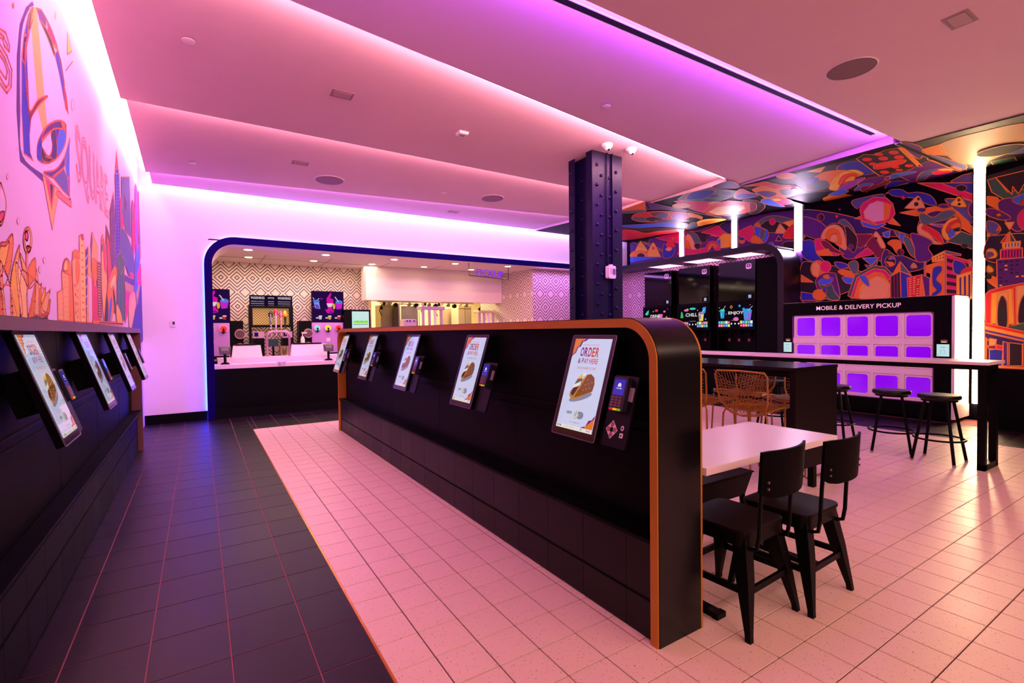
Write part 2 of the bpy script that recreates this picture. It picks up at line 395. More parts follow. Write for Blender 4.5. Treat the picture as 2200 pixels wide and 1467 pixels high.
# ---- vertical light bars on the printed wall
barw = glow('bar_warm', (255, 212, 160), 48); barp = glow('bar_pink', (244, 214, 255), 62)
for nme, y0, y1, z0, mt, lb in (('light_bar', 2.40, 2.53, .25, barw, 'tall warm white vertical light bar beside the pickup lockers'), ('light_bar', 5.0, 5.14, 2.885, barp, 'short pinkish light bar rising from the rounded corner of the drink station'),
        ('light_bar', 6.35, 6.47, 3.05, barp, 'second short light bar above the drink station, counted from the right'), ('light_bar', 7.72, 7.84, 3.05, barp, 'farthest short light bar above the drink station, nearest the column')):
    t = thing(nme, lb, 'lamp', (XR, (y0+y1)/2, z0))
    q = G(); q.box(XR-.05, XR-.001, y0-.012, y0, z0, ZC-.01); q.box(XR-.05, XR-.001, y1, y1+.012, z0, ZC-.01); q.obj('channel', blackm if z0 < 1 else white, t, world=True)
    q = G(); q.box(XR-.045, XR-.001, y0, y1, z0, ZC-.01); q.obj('diffuser', mt, t, world=True)
# ---- portal frame of the service counter
def arch(x0, x1, z1, r, l=1, rr=1, n=10):
    pts = [(x0, 0)]
    if l: pts += [(x0+r-r*math.cos(PI/2*i/n), z1-r+r*math.sin(PI/2*i/n)) for i in range(n+1)]
    else: pts += [(x0, z1)]
    if rr: pts += [(x1-r+r*math.sin(PI/2*i/n), z1-r+r*math.cos(PI/2*i/n)) for i in range(n+1)]
    else: pts += [(x1, z1)]
    return pts+[(x1, 0)]
def open_arch(x0, x1, z1, r, n=10): # left leg and head only
    return [(x0, 0)]+[(x0+r-r*math.cos(PI/2*i/n), z1-r+r*math.sin(PI/2*i/n)) for i in range(n+1)]+[(x1, z1)]
portal_m = mat('portal_purple_black', (16, 0, 84), .6, spec=.03)
g = G(); g.band(open_arch(.09, 9.18, 3.04, .46), open_arch(.20, 9.18, 2.92, .35), 'y', 9.48, 9.565)
struct('trim_3', g, portal_m)
g = G(); g.band(open_arch(.19, 9.2, 2.96, .36)[1:], open_arch(.205, 9.2, 2.915, .345)[1:], 'y', 9.50, 10.45)
struct('trim_4', g, mat('reveal_cream', (236, 216, 202), .7), smooth=True)
q = G(); q.band(open_arch(.098, .30, 3.025, .45)[:4], open_arch(.112, .30, 3.01, .44)[:4], 'y', 9.570, 9.598); q.obj('halo_light', glow('halo_blue', (20, 50, 255), 130), wall_back)
q = G(); q.band(open_arch(.098, 9.1, 3.025, .45)[3:], open_arch(.112, 9.1, 3.01, .44)[3:], 'y', 9.570, 9.598); q.obj('halo_light', glow('halo_lilac', (130, 130, 255), 30), wall_back)
# ---- kitchen shell
patt = diamond_mat('diamond_wallpaper', 'x', .409, 2.612, .2952, .608, (232, 210, 196), (40, 20, 45))
patt_r = diamond_mat('diamond_wallpaper_near', 'x', 6.92, 2.64, .329, .65, (222, 196, 214), (50, 20, 55))
patt_s = diamond_mat('diamond_wallpaper_side', 'y', 10.709, 2.64, .332, .65, (236, 216, 196), (60, 30, 45))
YK = 12.0
g = G(); g.box(-.6, 3.48, YK, YK+.1, 0, 3.3); struct('wall_kitchen', g, patt)
g = G(); g.box(-.7, -.6, 9.7, YK+.1, 0, 3.3); g.box(-.7, 11.3, 15.2, 15.3, 0, 3.3); g.box(3.48, 3.56, YK, 15.2, 0, 3.3); g.box(8.9, 9.0, 12.5, 15.2, 0, 3.3)
struct('wall_kitchen_rear', g, mat('kitchen_cream', (238, 220, 170), .6))
g = G(); g.box(6.87, 11.3, 9.86, 9.96, 0, 3.2); wr = struct('wall_purple', g, patt_r)
g = G(); g.box(6.865, 6.96, 9.865, 12.5, 0, 3.2); struct('wall_side', g, patt_s)
g = G(); g.box(3.24, 6.86, 11.3, 11.7, 2.16, 3.0); struct('wall_bulkhead', g, mat('bulkhead_white', (235, 222, 214), .35))
g = G(); g.box(-.7, 11.3, 10.3, 15.3, 2.935, 3.0); kc = struct('ceiling_kitchen', g, mat('kitchen_ceiling', (228, 212, 200), .7))
g = G()
for x in (-.1, 1.12, 2.34, 3.56, 4.78, 6.0): g.box(x, x+.008, 10.5, 11.95, 2.931, 2.936)
g.box(-.6, 6.87, 11.15, 11.158, 2.931, 2.936)
g.obj('seam', mat('seam_grey', (120, 95, 90), .8), kc)
# downlights
for r_, (z, uv) in enumerate(((2.914, ((533, 536), (700, 547), (847, 557), (978, 566), (1091, 572))), (2.934, ((534, 552), (674, 560), (799, 567), (911, 573), (1012, 579))))):
    for i, (u, v) in enumerate(uv):
        x, y, _ = P(u, v, 'z', z)
        t = thing('downlight', 'recessed warm downlight in kitchen ceiling, %s from the left in the %s row' % (('first', 'second', 'third', 'fourth', 'fifth')[i], ('front', 'rear')[r_]), 'lamp', (x, y, z), group='kitchen downlights')
        q = G(); q.lathe((0, 0, -.006), [(.065, .0), (.10, 0), (.10, .006), (.065, .006)], 24, False); q.obj('rim', white, t)
        q = G(); q.lathe((0, 0, -.008), [(.001, 0), (.066, 0), (.066, .005), (.001, .005)]); q.obj('lens', glow('downlight_lens', (255, 222, 160), 25), t)
        spot('kitchen_beam', (x, y, z-.03), 12, (1, .66, .42), 150, .8)
area('pass_light', (5.6, 13.6, 2.9), 3.5, (0, 0, 0), 220, (1, .80, .50), 2.0)
area('kitchen_fill_light', (1.9, 10.9, 2.925), 3.2, (0, 0, 0), 62, (1, .74, .56), 1.2)  # added fill that brightens the service area and the patterned wall
area('wallpaper_wash', (7.95, 9.64, 2.9), 2.2, (math.radians(-20), 0, 0), 22, (.62, .22, 1), .1)
# ================================================================== order islands
tile_m = [mat('island_tile_a', (9, 5, 8), .42, spec=.25, bump=.05, nscale=30), mat('island_tile_b', (11, 6, 9), .45, spec=.25, bump=.05, nscale=30)]
def island(name, label, yn, yf, xf, xr, zt, band, rad, xrec, xlow, zl, zg, zcap, s, ends=(1, 1)):
    "s = +1: the order side faces -x; s = -1: it faces +x"
    t = thing(name, label, 'counter', ((xf+xr)/2, (yn+yf)/2, 0))
    def A(o, r): return arch(yn+o, yf-o, zt-o, max(r-o, .004), 1, 1)
    q = G(); q.band(A(.004, rad), A(band, rad), 'x', xf, xrec+.012*s); q.obj('face_trim', copper if s > 0 else bronze, t, world=True, smooth=True)
    q = G(); q.band(A(0, rad), A(.006, rad), 'x', xf+.008*s, xr-.012*s); q.obj('wrap_panel', mat('satin_black_wrap', (5, 2, 8), .30, spec=.28), t, world=True, smooth=True)
    q = G(); q.band(A(-.001, rad), A(band*.6, rad), 'x', xr-.012*s, xr); q.obj('rear_trim', copper if s > 0 else bronze, t, world=True, smooth=True)
    q = G(); q.prism(A(.007, rad), 'x', xrec, xr-.006*s); q.obj('recess_panel', black, t, world=True)
    q = G(); q.box(xlow, xrec+.005*s, yn+band, yf-band, 0, zl-.02); q.obj('plinth', deep, t, world=True)
    q = G(); q.box(xf+.002*s, xrec, yn+band, yf-band, zl-.022, zl); q.obj('ledge_cap', black, t, world=True, bevel=.004)
    for za, zb in ((.97, .985), (.925, .93)):
        q = G(); q.box(xrec-.006*s, xrec+.001*s, yn+band, yf-band, za, zb); q.obj('raceway_rail', blackm, t, world=True)
    y = 1.688-.314*10
    cache = {}
    while y < yf-band:
        a, b = max(y+.0015, yn+band+.003), min(y+.3125, yf-band-.003); y += .314
        if b-a < .02: continue
        for (za, zb) in ((.008, zg-.008), (zg+.010, zl-.026)):
            q = G(); q.box(xlow-.007*s, xlow+.001*s, a, b, za, zb); q.obj('tile', random.choice(tile_m), t, world=True)
    # vertical panel seams
    y = yn+1.3
    while y < yf-.3:
        q = G(); q.box(xrec-.0012*s, xrec, y, y+.003, zl, zt-band); q.obj('seam', deep, t, world=True); y += 1.27
    return t
island('order_island', 'long black rounded island with copper face trim and five order screens', 1.475, 7.39, 1.685, 1.99, 1.475, .046, .20, 1.79, 1.712, .47, .185, 0, 1)
island('order_wall_unit', 'long black unit with bronze trim below the pink wall mural', -1.2, 7.60, -.61, -.745, 1.50, .055, .06, -.715, -.668, .50, .24, 0, -1)
# ---- order kiosks (local frame: screen faces -y, right hand is +x, tilted about its centre)
TILT = math.radians(17.5)
def tilted(v, oy=0., oz=0.):
    x, y, z = v; c, s = math.cos(TILT), math.sin(TILT)
    return (x, y*c+z*s+oy, z*c-y*s+oz)
scr_bg = glass_screen('kiosk_screen', (205, 208, 240), .98)
c_or = glass_screen('screen_orange', (238, 128, 56), .85); c_pu = glass_screen('screen_purple', (120, 30, 120), .8); c_ma = glass_screen('screen_magenta', (214, 40, 110), .85)
c_re = glass_screen('screen_red_orange', (215, 80, 70), .8); c_gr = glass_screen('screen_green', (30, 110, 80), .8); c_gy = glass_screen('screen_grey', (140, 145, 175), .8)
c_tan = glass_screen('screen_tan', (205, 140, 70), .75); c_tan2 = glass_screen('screen_tan_dark', (150, 85, 40), .7); c_br = glass_screen('screen_brown', (80, 35, 25), .7); c_wh = glass_screen('screen_white', (245, 240, 235), .85)
c_yl = glass_screen('screen_yellow', (240, 190, 40), .9); c_bl = glass_screen('screen_blue', (45, 45, 190), .8); c_nv = glass_screen('screen_navy', (35, 20, 90), .8)
TERM = mat('terminal_grey', (30, 26, 44), .35, .2)
def flat(g, pts, y): g.add([(x, y, z) for x, z in pts], [tuple(range(len(pts)))])
def kiosk(label, group, braille=False):
    t = thing('order_kiosk', label, 'kiosk', group=group)
    W, H = .166, .268
    q = G(); q.prism(rrect(-W, W, -H, H, .012, 4), 'y', -.016, .016); q.tf(tilted); q.obj('housing', mat('kiosk_bezel', (10, 4, 14), .12, spec=.5), t)
    q = G(); q.band(rrect(-W-.002, W+.002, -H-.002, H+.002, .013, 4), rrect(-W+.002, W-.002, -H+.002, H-.002, .012, 4), 'y', -.018, -.014, True); q.tf(tilted); q.obj('bezel_edge', mat('edge_grey', (120, 105, 125), .3, .6), t)
    q = G(); q.box(-.06, .06, .014, .115, -.1, .1); q.tf(lambda v: tilted(v)); q.obj('wall_mount', blackm, t)
    a, b = -.139, .139; zt, zb = .248, -.232
    mats = [scr_bg, c_or, c_pu, c_ma, c_re, c_gr, c_gy, c_tan, c_tan2, c_br, c_wh, c_yl]
    s_ = G(); s_.prism([(a, zb), (b, zb), (b, zt), (a, zt)], 'y', -.0185, -.016); s_.tf(tilted); so = s_.obj('screen', scr_bg, t)
    L = G()
    def lay(k, pts, i): L.cur = k; flat(L, pts, -.0187-.0002*i)
    lay(2, [(a, zt), (-.035, zt), (-.055, .235), (-.075, .232), (-.085, .205), (-.105, .198), (-.112, .17), (-.135, .155), (a, .14)], 0)
    lay(1, [(a, zt), (-.050, zt), (-.07, .238), (-.085, .236), (-.095, .208), (-.112, .202), (-.12, .172), (a, .16)], 1)
    lay(2, [(b, zb+.02), (.05, zb+.02), (.07, -.205), (.085, -.202), (.10, -.17), (.12, -.165), (b, -.14)], 0)
    lay(1, [(b, zb+.02), (.075, zb+.02), (.09, -.198), (.105, -.185), (.12, -.172), (b, -.155)], 1)
    lay(10, [(a, zb), (b, zb), (b, zb+.02), (a, zb+.02)], 2)
    # taco
    def blob(cx, cz, rx, rz, k, i, a0=0, a1=360, n=18, rot=0):
        pts = []
        for j in range(n+(1 if a1-a0 < 360 else 0)):
            an = math.radians(a0+(a1-a0)*j/n); x, z = rx*math.cos(an), rz*math.sin(an); c, s = math.cos(rot), math.sin(rot)
            pts.append((cx+x*c-z*s, cz+x*s+z*c))
        lay(k, pts, i)
    blob(.0, -.062, .085, .018, 6, 1, rot=.3)
    lay(7, [(-.086, -.060), (-.07, -.078), (-.03, -.075), (.03, -.048), (.078, -.028), (.085, .01), (.075, .045), (.045, .062), (.015, .058), (-.01, .03), (-.04, .01), (-.07, -.02), (-.088, -.04)], 2)
    lay(8, [(-.045, -.07), (.03, -.044), (.08, -.024), (.085, .01), (.074, .044), (.046, .062), (.02, .055), (.0, .02), (-.02, -.02), (-.04, -.05)], 3)
    lay(9, [(-.08, -.05), (-.06, -.062), (-.045, -.04), (-.03, -.01), (-.04, -.002), (-.07, -.022)], 4)
    lay(10, [(-.07, -.018), (-.045, -.012), (-.02, .0), (-.02, .02), (-.05, .012), (-.075, -.005)], 5)
    lay(5, [(-.065, .0), (-.03, .015), (-.01, .03), (-.02, .045), (-.05, .03)], 6)
    lay(11, [(-.05, .02), (-.02, .035), (0, .05), (-.015, .06), (-.04, .045)], 7)
    lay(3, [(-.055, .012), (-.04, .018), (-.03, .035), (-.045, .032)], 8)
    lay(10, [(-.02, .045), (.0, .05), (.01, .062), (-.012, .064)], 8)
    for j in range(7): blob(.01+.022*(j % 3)+.01*(j//3), -.025+.028*(j//3)+.008*(j % 3), .005, .004, 7, 4, n=6)
    # bottom badge
    lay(6, rrect(.0, .055, -.172, -.135, .018, 4), 2); lay(10, [(-.025, -.155), (-.003, -.125), (.02, -.155), (-.003, -.185)], 3)
    lay(5, [(-.02, -.155), (-.003, -.131), (.015, -.155), (-.003, -.179)], 4); lay(10, [(-.017, -.155), (-.003, -.135), (.012, -.155), (-.003, -.175)], 5)
    L.tf(tilted); L.obj('screen_picture', mats, so)
    inks = [glass_screen('ink_purple', (140, 30, 130), .8), glass_screen('ink_magenta', (205, 35, 110), .8), glass_screen('ink_orange', (222, 84, 70), .8), c_gr, c_nv]; words = {}
    def tx(k, body, h, x, z, w=None, bold=0.):
        T = words.setdefault(round(z, 3), G()); T.cur = k; put_text(T, body, h, (x, -.0205, z), width=w, bold=bold)
    tx(0, 'O', .050, -.060, .176, .026, .03); tx(0, 'R', .050, -.030, .176, .025, .03); tx(1, 'D', .050, -.001, .176, .025, .03); tx(2, 'E', .050, .027, .176, .022, .03); tx(2, 'R', .050, .055, .176, .025, .03)
    tx(0, '& P', .028, -.056, .128, .044, .015); tx(1, 'AY H', .028, -.003, .128, .056, .015); tx(2, 'ERE', .028, .052, .128, .044, .015)
    tx(2, 'TAP ANYWHERE TO START', .013, 0, .089, .145); tx(2, 'PLEASE DISINFECT SCREEN REGULARLY', .005, 0, .214, .13)
    tx(3, 'V', .022, -.003, -.155, .015, .02); tx(3, 'NEW!', .016, -.055, -.148, .042, .03); tx(3, 'Now: Go Veggie Mode', .007, 0, -.194, .075)
    tx(4, '5:57 PM', .010, -.115, zb+.011, .036, .02); tx(4, 'Privacy Policy  |  Terms of Use', .005, -.03, zb+.011, .07); tx(4, 'ENGLISH', .006, .115, zb+.011, .03, .02); tx(4, '|', .01, .06, zb+.011, .004)
    for T in words.values(): T.tf(tilted); T.obj('screen_lettering', inks, so)
    # card terminal on its own backing plate, at the right hand
    q = G(); q.prism(rrect(.19, .345, -.265, .075, .012, 3), 'y', .004, .014); q.tf(tilted); pl = q.obj('terminal_plate', mat('plate_black', (10, 6, 9), .4, spec=.2), t)
    q = G(); q.prism(rrect(.222, .312, -.10, .062, .008, 3), 'y', -.028, .004); q.tf(tilted); te = q.obj('card_terminal', TERM, t, smooth=False)
    q = G(); q.box(.231, .300, -.0290, -.0278, -.025, .052); q.tf(tilted); q.obj('terminal_screen', c_bl, te)
    q = G(); q.cur = 0; flat(q, [(.255, .015), (.255, .022), (.258, .030), (.266, .034), (.274, .030), (.277, .022), (.277, .015)], -.0293); put_text(q, 'TACO BELL', .006, (.266, -.0293, .007), width=.036, bold=.03); q.tf(tilted); q.obj('terminal_mark', c_wh, te)
    q = G()
    for r_ in range(4):
        for c_ in range(3): q.box(.232+c_*.023, .250+c_*.023, -.0315, -.028, -.040-r_*.013, -.031-r_*.013)
    q.tf(tilted); q.obj('keypad', mat('key_mauve', (120, 80, 92), .4), te)
    q = G()
    for i, c_ in enumerate((0, 1, 2)): q.cur = i; q.box(.231+i*.024, .252+i*.024, -.0315, -.028, -.097, -.087)
    q.tf(tilted); q.obj('command_keys', [glow('key_red', (230, 40, 40), .8), glow('key_yellow', (240, 190, 30), .9), glow('key_green', (150, 180, 20), .8)], te)
    q = G(); q.box(.322, .333, -.006, -.004, -.045, .02); q.box(.31, .334, -.004, .006, -.045, .02); q.tf(tilted); q.obj('side_sticker', mat('sticker', (150, 130, 150), .5), te)
    if braille:
        q = G(); cx, cz, d = .243, -.185, .042
        q.cur = 0; flat(q, [(cx-d*.92, cz), (cx, cz-d*1.05), (cx+d*.92, cz), (cx, cz+d*1.05)], .0035)
        q.cur = 1
        for an in (0, 90, 180, 270):
            a_ = math.radians(an); ox, oz = cx+.021*math.cos(a_), cz+.024*math.sin(a_)
            flat(q, [(ox+.0115*math.cos(2*PI*j/12), oz+.0125*math.sin(2*PI*j/12)) for j in range(12)], .0030)
        q.cur = 2; flat(q, rrect(cx-.010, cx+.010, cz-.011, cz+.011, .003, 2), .0025)
        q.cur = 0
        flat(q, [(.308+.010*math.cos(2*PI*j/12), -.170+.012*math.sin(2*PI*j/12)) for j in range(12)], .0035); flat(q, rrect(.298, .320, -.215, -.193, .003, 2), .0035)
        q.cur = 2; flat(q, [(.308+.005*math.cos(2*PI*j/10), -.170+.006*math.sin(2*PI*j/10)) for j in range(10)], .0028); flat(q, rrect(.303, .312, -.208, -.200, .001, 1), .0028)
        q.tf(tilted); q.obj('button_pad', [mat('pad_white', (240, 225, 225), .4), mat('pad_rose', (170, 105, 110), .5), deep], pl)
    return t
k1 = kiosk('lit order screen on the island, nearest the camera, with a white diamond button pad', 'order kiosks on the island', True)
k1.location = (1.672, 1.935, 1.13); k1.rotation_euler = (0, 0, -PI/2)
k2 = kiosk('lit order screen on the island, second from the near end', 'order kiosks on the island')
k2.location = (1.672, 3.205, 1.13); k2.rotation_euler = (0, 0, -PI/2)
for y, l in ((4.485, 'lit order screen at the middle of the island'), (5.755, 'lit order screen on the island, second from the far end'), (7.03, 'lit order screen on the island, next to the service counter end')):
    dup(k2, (1.672, y, 1.13), -PI/2, l)
for y, l in ((3.03, 'order screen on the left wall unit, nearest and largest in view'), (4.30, 'order screen on the left wall unit, second from the near end'), (5.57, 'order screen on the left wall unit, third from the near end'), (6.84, 'order screen on the left wall unit, farthest, by the unit end post')):
    dup(k2, (-.600, y, 1.185), PI/2, l, 'order kiosks on the left wall')
# ================================================================== riveted steel column
cx0, cx1, cy0, cy1 = 4.44, 4.985, 4.97, 5.46
t = thing('steel_column', 'dark painted built-up steel column with rows of rivets behind the island', 'column', ((cx0+cx1)/2, (cy0+cy1)/2, 0))
cm = mat('column_paint', (14, 5, 44), .42, spec=.2, bump=.15, nscale=60)
ZT = 3.80
q = G(); q.box(cx0, cx1, cy0, cy0+.02, 0, ZT); q.obj('face_plate', cm, t, world=True)
q = G(); q.box(cx0, cx1, cy1-.02, cy1, 0, ZT); q.obj('rear_plate', cm, t, world=True)
q = G(); q.box(cx0+.10, cx0+.115, cy0+.02, cy1-.02, 0, ZT); q.box(cx0, cx0+.012, cy0+.02, cy0+.12, 0, ZT); q.box(cx0, cx0+.012, cy1-.12, cy1-.02, 0, ZT); q.obj('side_channel', cm, t, world=True)
q = G(); q.box(cx1-.115, cx1-.10, cy0+.02, cy1-.02, 0, ZT); q.obj('side_channel', cm, t, world=True)
q = G(); q.box(cx0+.335, cx0+.352, cy0-.03, cy0, 0, ZT); q.obj('rib', cm, t, world=True)
q = G(); q.tube([(cx0+.255, cy0-.018, ZT), (cx0+.255, cy0-.018, 2.35), (cx0+.265, cy0-.02, 2.28)], .011, 8); q.obj('conduit', cm, t, world=True, smooth=True)
rv = None
def rivet(x, y, z, side):
    global rv
    if rv is None:
        q = G(); q.lathe((0, 0, 0), [(.024, 0), (.023, .008), (.016, .018), (.004, .022)], 10); o = q.obj('rivet', cm, t, smooth=True); rv = o.data
    else:
        o = bpy.data.objects.new('rivet', rv); COL.objects.link(o); o.parent = t
    o.location = (x-t.location.x, y-t.location.y, z); o.rotation_euler = (PI/2, 0, 0) if side == 'n' else (0, -PI/2, 0)
for i in range(9):
    z = 3.62-.265*i
    rivet(cx0+.085, cy0, z, 'n'); rivet(cx0+.16, cy0, z-.133, 'n'); rivet(cx0+.30, cy0, z-.145, 'n'); rivet(cx0+.43, cy0, z-.05, 'n')
    rivet(cx0, cy1-.05, z-.02, 'w'); rivet(cx0+.10, cy1-.16, z-.14, 'w'); rivet(cx0+.10, cy0+.16, z-.06, 'w')
t = thing('alarm_box', 'small white square alarm box with red marks strapped to the riveted column', 'alarm', (cx0+.265, cy0-.06, 2.19))
q = G(); q.prism(rrect(-.062, .062, -.085, .085, .02, 4), 'y', -.035, .035); q.box(-.02, .02, -.02, .02, .085, .105); q.obj('case', mat('alarm_white', (225, 215, 225), .4), t)
q = G(); q.prism(rrect(.0, .048, -.03, .045, .008, 3), 'y', -.042, -.034); q.obj('lamp_lens', mat('lens_grey', (120, 110, 130), .15), t)
q = G()
for i in range(4): q.box(-.035, -.02, -.037, -.034, -.02+.02*i, -.008+.02*i)
q.obj('red_mark', mat('mark_red', (200, 30, 40), .5), t)
# ================================================================== white table, chairs
t = thing('dining_table', 'white stone topped table on black steel legs against the island end', 'table', (2.64, 1.75, 0))
q = G(); q.box(2.005, 3.265, 1.462, 2.035, .722, .760); q.obj('table_top', mat('quartz_white', (232, 216, 220), .30, noise=.05, nscale=4), t, world=True, bevel=.003)
for x in (2.125, 3.045):
    q = G(); q.box(x-.03, x+.03, 1.47, 2.03, 0, .028); q.box(x-.035, x+.035, 1.465, 1.50, 0, .03); q.obj('foot', blackm, t, world=True, bevel=.004)
    q = G(); q.box(x-.035, x+.035, 1.71, 1.78, .02, .722); q.obj('post', blackm, t, world=True)
    q = G(); q.box(x-.03, x+.03, 1.50, 2.0, .70, .722); q.obj('bracket', blackm, t, world=True)
# metal bench seat on the far side of the table
t = thing('metal_stool', 'black metal seat with tapered apron on the far side of white table', 'stool', (2.9, 2.08, 0))
q = G(); q.hexa([(2.66, 1.96, .29), (3.10, 1.96, .29), (3.10, 2.22, .29), (2.66, 2.22, .29)], [(2.60, 1.935, .44), (3.15, 1.935, .44), (3.15, 2.26, .44), (2.60, 2.26, .44)]); q.box(2.59, 3.16, 1.93, 2.265, .44, .452); q.obj('seat', black, t, world=True, bevel=.006)
for x in (2.66, 3.08):
    for y in (1.97, 2.2): q = G(); q.cyl((x, y, .30), (x+(.03 if x > 3 else -.03), y, 0), .02, .012, 10); q.obj('leg', blackm, t, world=True)
seatw = mat('dark_wood_seat', (14, 4, 6), .5, spec=.12, noise=.15, nscale=20)
def chair(label):
    t = thing('metal_chair', label, 'chair', group='black metal chairs at the white table')
    q = G()
    o_ = rrect(-.185, .185, -.18, .18, .05, 5); q.prism(o_, 'z', .455, .475)
    q.obj('seat', seatw, t, bevel=.005)
    q = G(); q.band(rrect(-.18, .18, -.175, .175, .05, 5), rrect(-.165, .165, -.16, .16, .04, 5), 'z', .40, .455, True); q.obj('seat_frame', blackm, t)
    for sx in (-1, 1):
        for sy in (-1, 1):
            q = G()
            def ring(x, y, h, z): return [(x-h*sx, y-h*sy, z), (x+h*.35*sx, y-h*sy, z), (x+h*.35*sx, y+h*.35*sy, z), (x-h*sx, y+h*.35*sy, z)]
            top = ring(sx*.150, sy*.145, .050, .44); mid = ring(sx*.185, sy*.18, .043, .25); low = ring(sx*.222, sy*.215, .020, .03); ft = ring(sx*.225, sy*.218, .020, 0)
            for a_, b_ in ((top, mid), (mid, low), (low, ft)): q.hexa(b_, a_)
            q.obj('leg', blackm, t)
    for sx in (-1, 1): q = G(); q.box(sx*.19-.008, sx*.19+.008, -.18, .18, .19, .22); q.obj('stretcher', blackm, t)
    for sy in (-1, 1): q = G(); q.box(-.19, .19, sy*.185-.008, sy*.185+.008, .19, .22); q.obj('stretcher', blackm, t)
    for sx in (-1, 1):
        q = G(); q.tube([(sx*.12, -.08, .39), (sx*.14, -.16, .385), (sx*.14, -.205, .40), (sx*.14, -.215, .46), (sx*.14, -.222, .62), (sx*.14, -.235, .82)], .0095, 8); q.obj('back_rod', blackm, t, smooth=True)
    # curved plywood back
    pts = []
    n = 10; vs = []
    for k in range(n+1):
        x = -.20+.40*k/n; yb = -.246+.045*(1-(x/.2)**2)*-1+.0
        zb = .655+(.03 if k in (0, n) else (.006 if k in (1, n-1) else 0)); zt = .872-(.004 if k in (0, n) else 0)
        for (yy, zz) in ((yb-.006, zb), (yb+.006, zb), (yb+.006-.012, zt), (yb-.018, zt)): vs.append((x, yy, zz))
    fs = [(4*k+j, 4*k+(j+1) % 4, 4*k+4+(j+1) % 4, 4*k+4+j) for k in range(n) for j in range(4)]+[(3, 2, 1, 0), (4*n, 4*n+1, 4*n+2, 4*n+3)]
    q = G(); q.add(vs, fs); q.obj('backrest', mat('black_ply', (3, 1, 4), .55, spec=.05), t, smooth=True)
    q = G()
    for x in (-.165, .165):
        for z in (.70, .73): q.cyl((x, -.275, z), (x, -.262, z), .006, n=8)
    q.obj('screw', mat('screw_steel', (150, 130, 150), .3, .9), t)
    return t
ch = chair('black metal chair with dark curved back, closest to the island end'); ch.location = (2.275, 1.51, 0); ch.rotation_euler = (0, 0, .05)
dup(ch, (2.715, 1.455, 0), .04, 'black metal chair with dark curved back, at the free end of the white table')
# ================================================================== long white bar, stools
t = thing('bar_table', 'long high bar table with thin white top and black frame', 'table', (6.6, 3.2, 0))
q = G(); q.box(6.32, 6.82, 1.52, 5.35, 1.035, 1.065); q.obj('table_top', mat('bar_white', (235, 212, 222), .25), t, world=True, bevel=.003)
q = G(); q.box(6.36, 6.78, 1.56, 5.30, .985, 1.035); q.obj('apron', blackm, t, world=True)
for y in (1.56, 3.42, 5.22):
    q = G(); q.box(6.40, 6.46, y, y+.06, 0, .985); q.box(6.74, 6.80, y, y+.06, 0, .985); q.box(6.40, 6.80, y, y+.06, 0, .06); q.obj('leg_frame', blackm, t, world=True)
def stool(label):
    t = thing('bar_stool', label, 'stool', group='round black stools at the long bar')
    q = G(); q.lathe((0, 0, .66), [(.15, -.01), (.172, 0), (.178, .008), (.178, .032), (.170, .042), (.001, .045)], 28); q.obj('seat', mat('stool_wood', (9, 5, 8), .35, spec=.3), t, smooth=True)
    q = G(); q.lathe((0, 0, .635), [(.14, 0), (.15, 0), (.15, .03), (.14, .03)], 24); q.obj('seat_rim', blackm, t)
    for k in range(4):
        a = PI/4+PI/2*k; q = G(); q.tube([(.115*math.cos(a)*1.1, .115*math.sin(a)*1.1, .65), (.245*math.cos(a), .245*math.sin(a), .02)], .0145, 10); o = q.obj('leg', blackm, t, smooth=True)
        q = G(); q.cyl((.245*math.cos(a), .245*math.sin(a), .02), (.247*math.cos(a), .247*math.sin(a), 0), .015, n=10); q.obj('glide', mat('glide_grey', (160, 130, 150), .5), o)
    q = G(); n = 28; q.tube([(.212*math.cos(2*PI*i/n), .212*math.sin(2*PI*i/n), .245) for i in range(n)], .010, 8, True); q.obj('foot_ring', blackm, t, smooth=True)
    return t
s1 = stool('round black bar stool nearest the right end frame of the long bar'); s1.location = (6.52, 1.95, 0)
dup(s1, (6.60, 2.40, 0), .35, 'round black bar stool in the middle of the three at the long bar')
dup(s1, (6.60, 3.00, 0), .1, 'round black bar stool half hidden by the end panel of the dark table')
dup(s1, (6.60, 3.75, 0), .2, 'round black bar stool behind the gold wire chairs'); 
# ================================================================== dark communal table with gold wire chairs
t = thing('communal_table', 'high dark communal table with solid black end panel', 'table', (4.62, 3.6, 0))
q = G(); q.box(4.24, 4.985, 2.232, 5.3, 1.045, 1.075); q.obj('table_top', mat('dark_stone_top', (24, 16, 24), .16, spec=.6), t, world=True)
q = G(); q.box(4.262, 4.98, 2.236, 2.285, .19, 1.045); q.obj('end_panel', mat('end_panel_brown', (16, 7, 9), .5, spec=.15), t, world=True)
q = G(); q.box(4.27, 4.30, 2.285, 5.28, .99, 1.045); q.box(4.93, 4.96, 2.285, 5.28, .99, 1.045); q.obj('rail', blackm, t, world=True)
for x in (4.26, 4.56, 4.90):
    for y in (2.237, 4.6):
        if x == 4.90 and y > 3: continue
        q = G(); q.box(x, x+.055, y, y+.05, 0, .99 if y > 3 else .20); q.obj('leg', blackm, t, world=True)
gold = mat('gold_wire', (170, 118, 40), .38, .5)
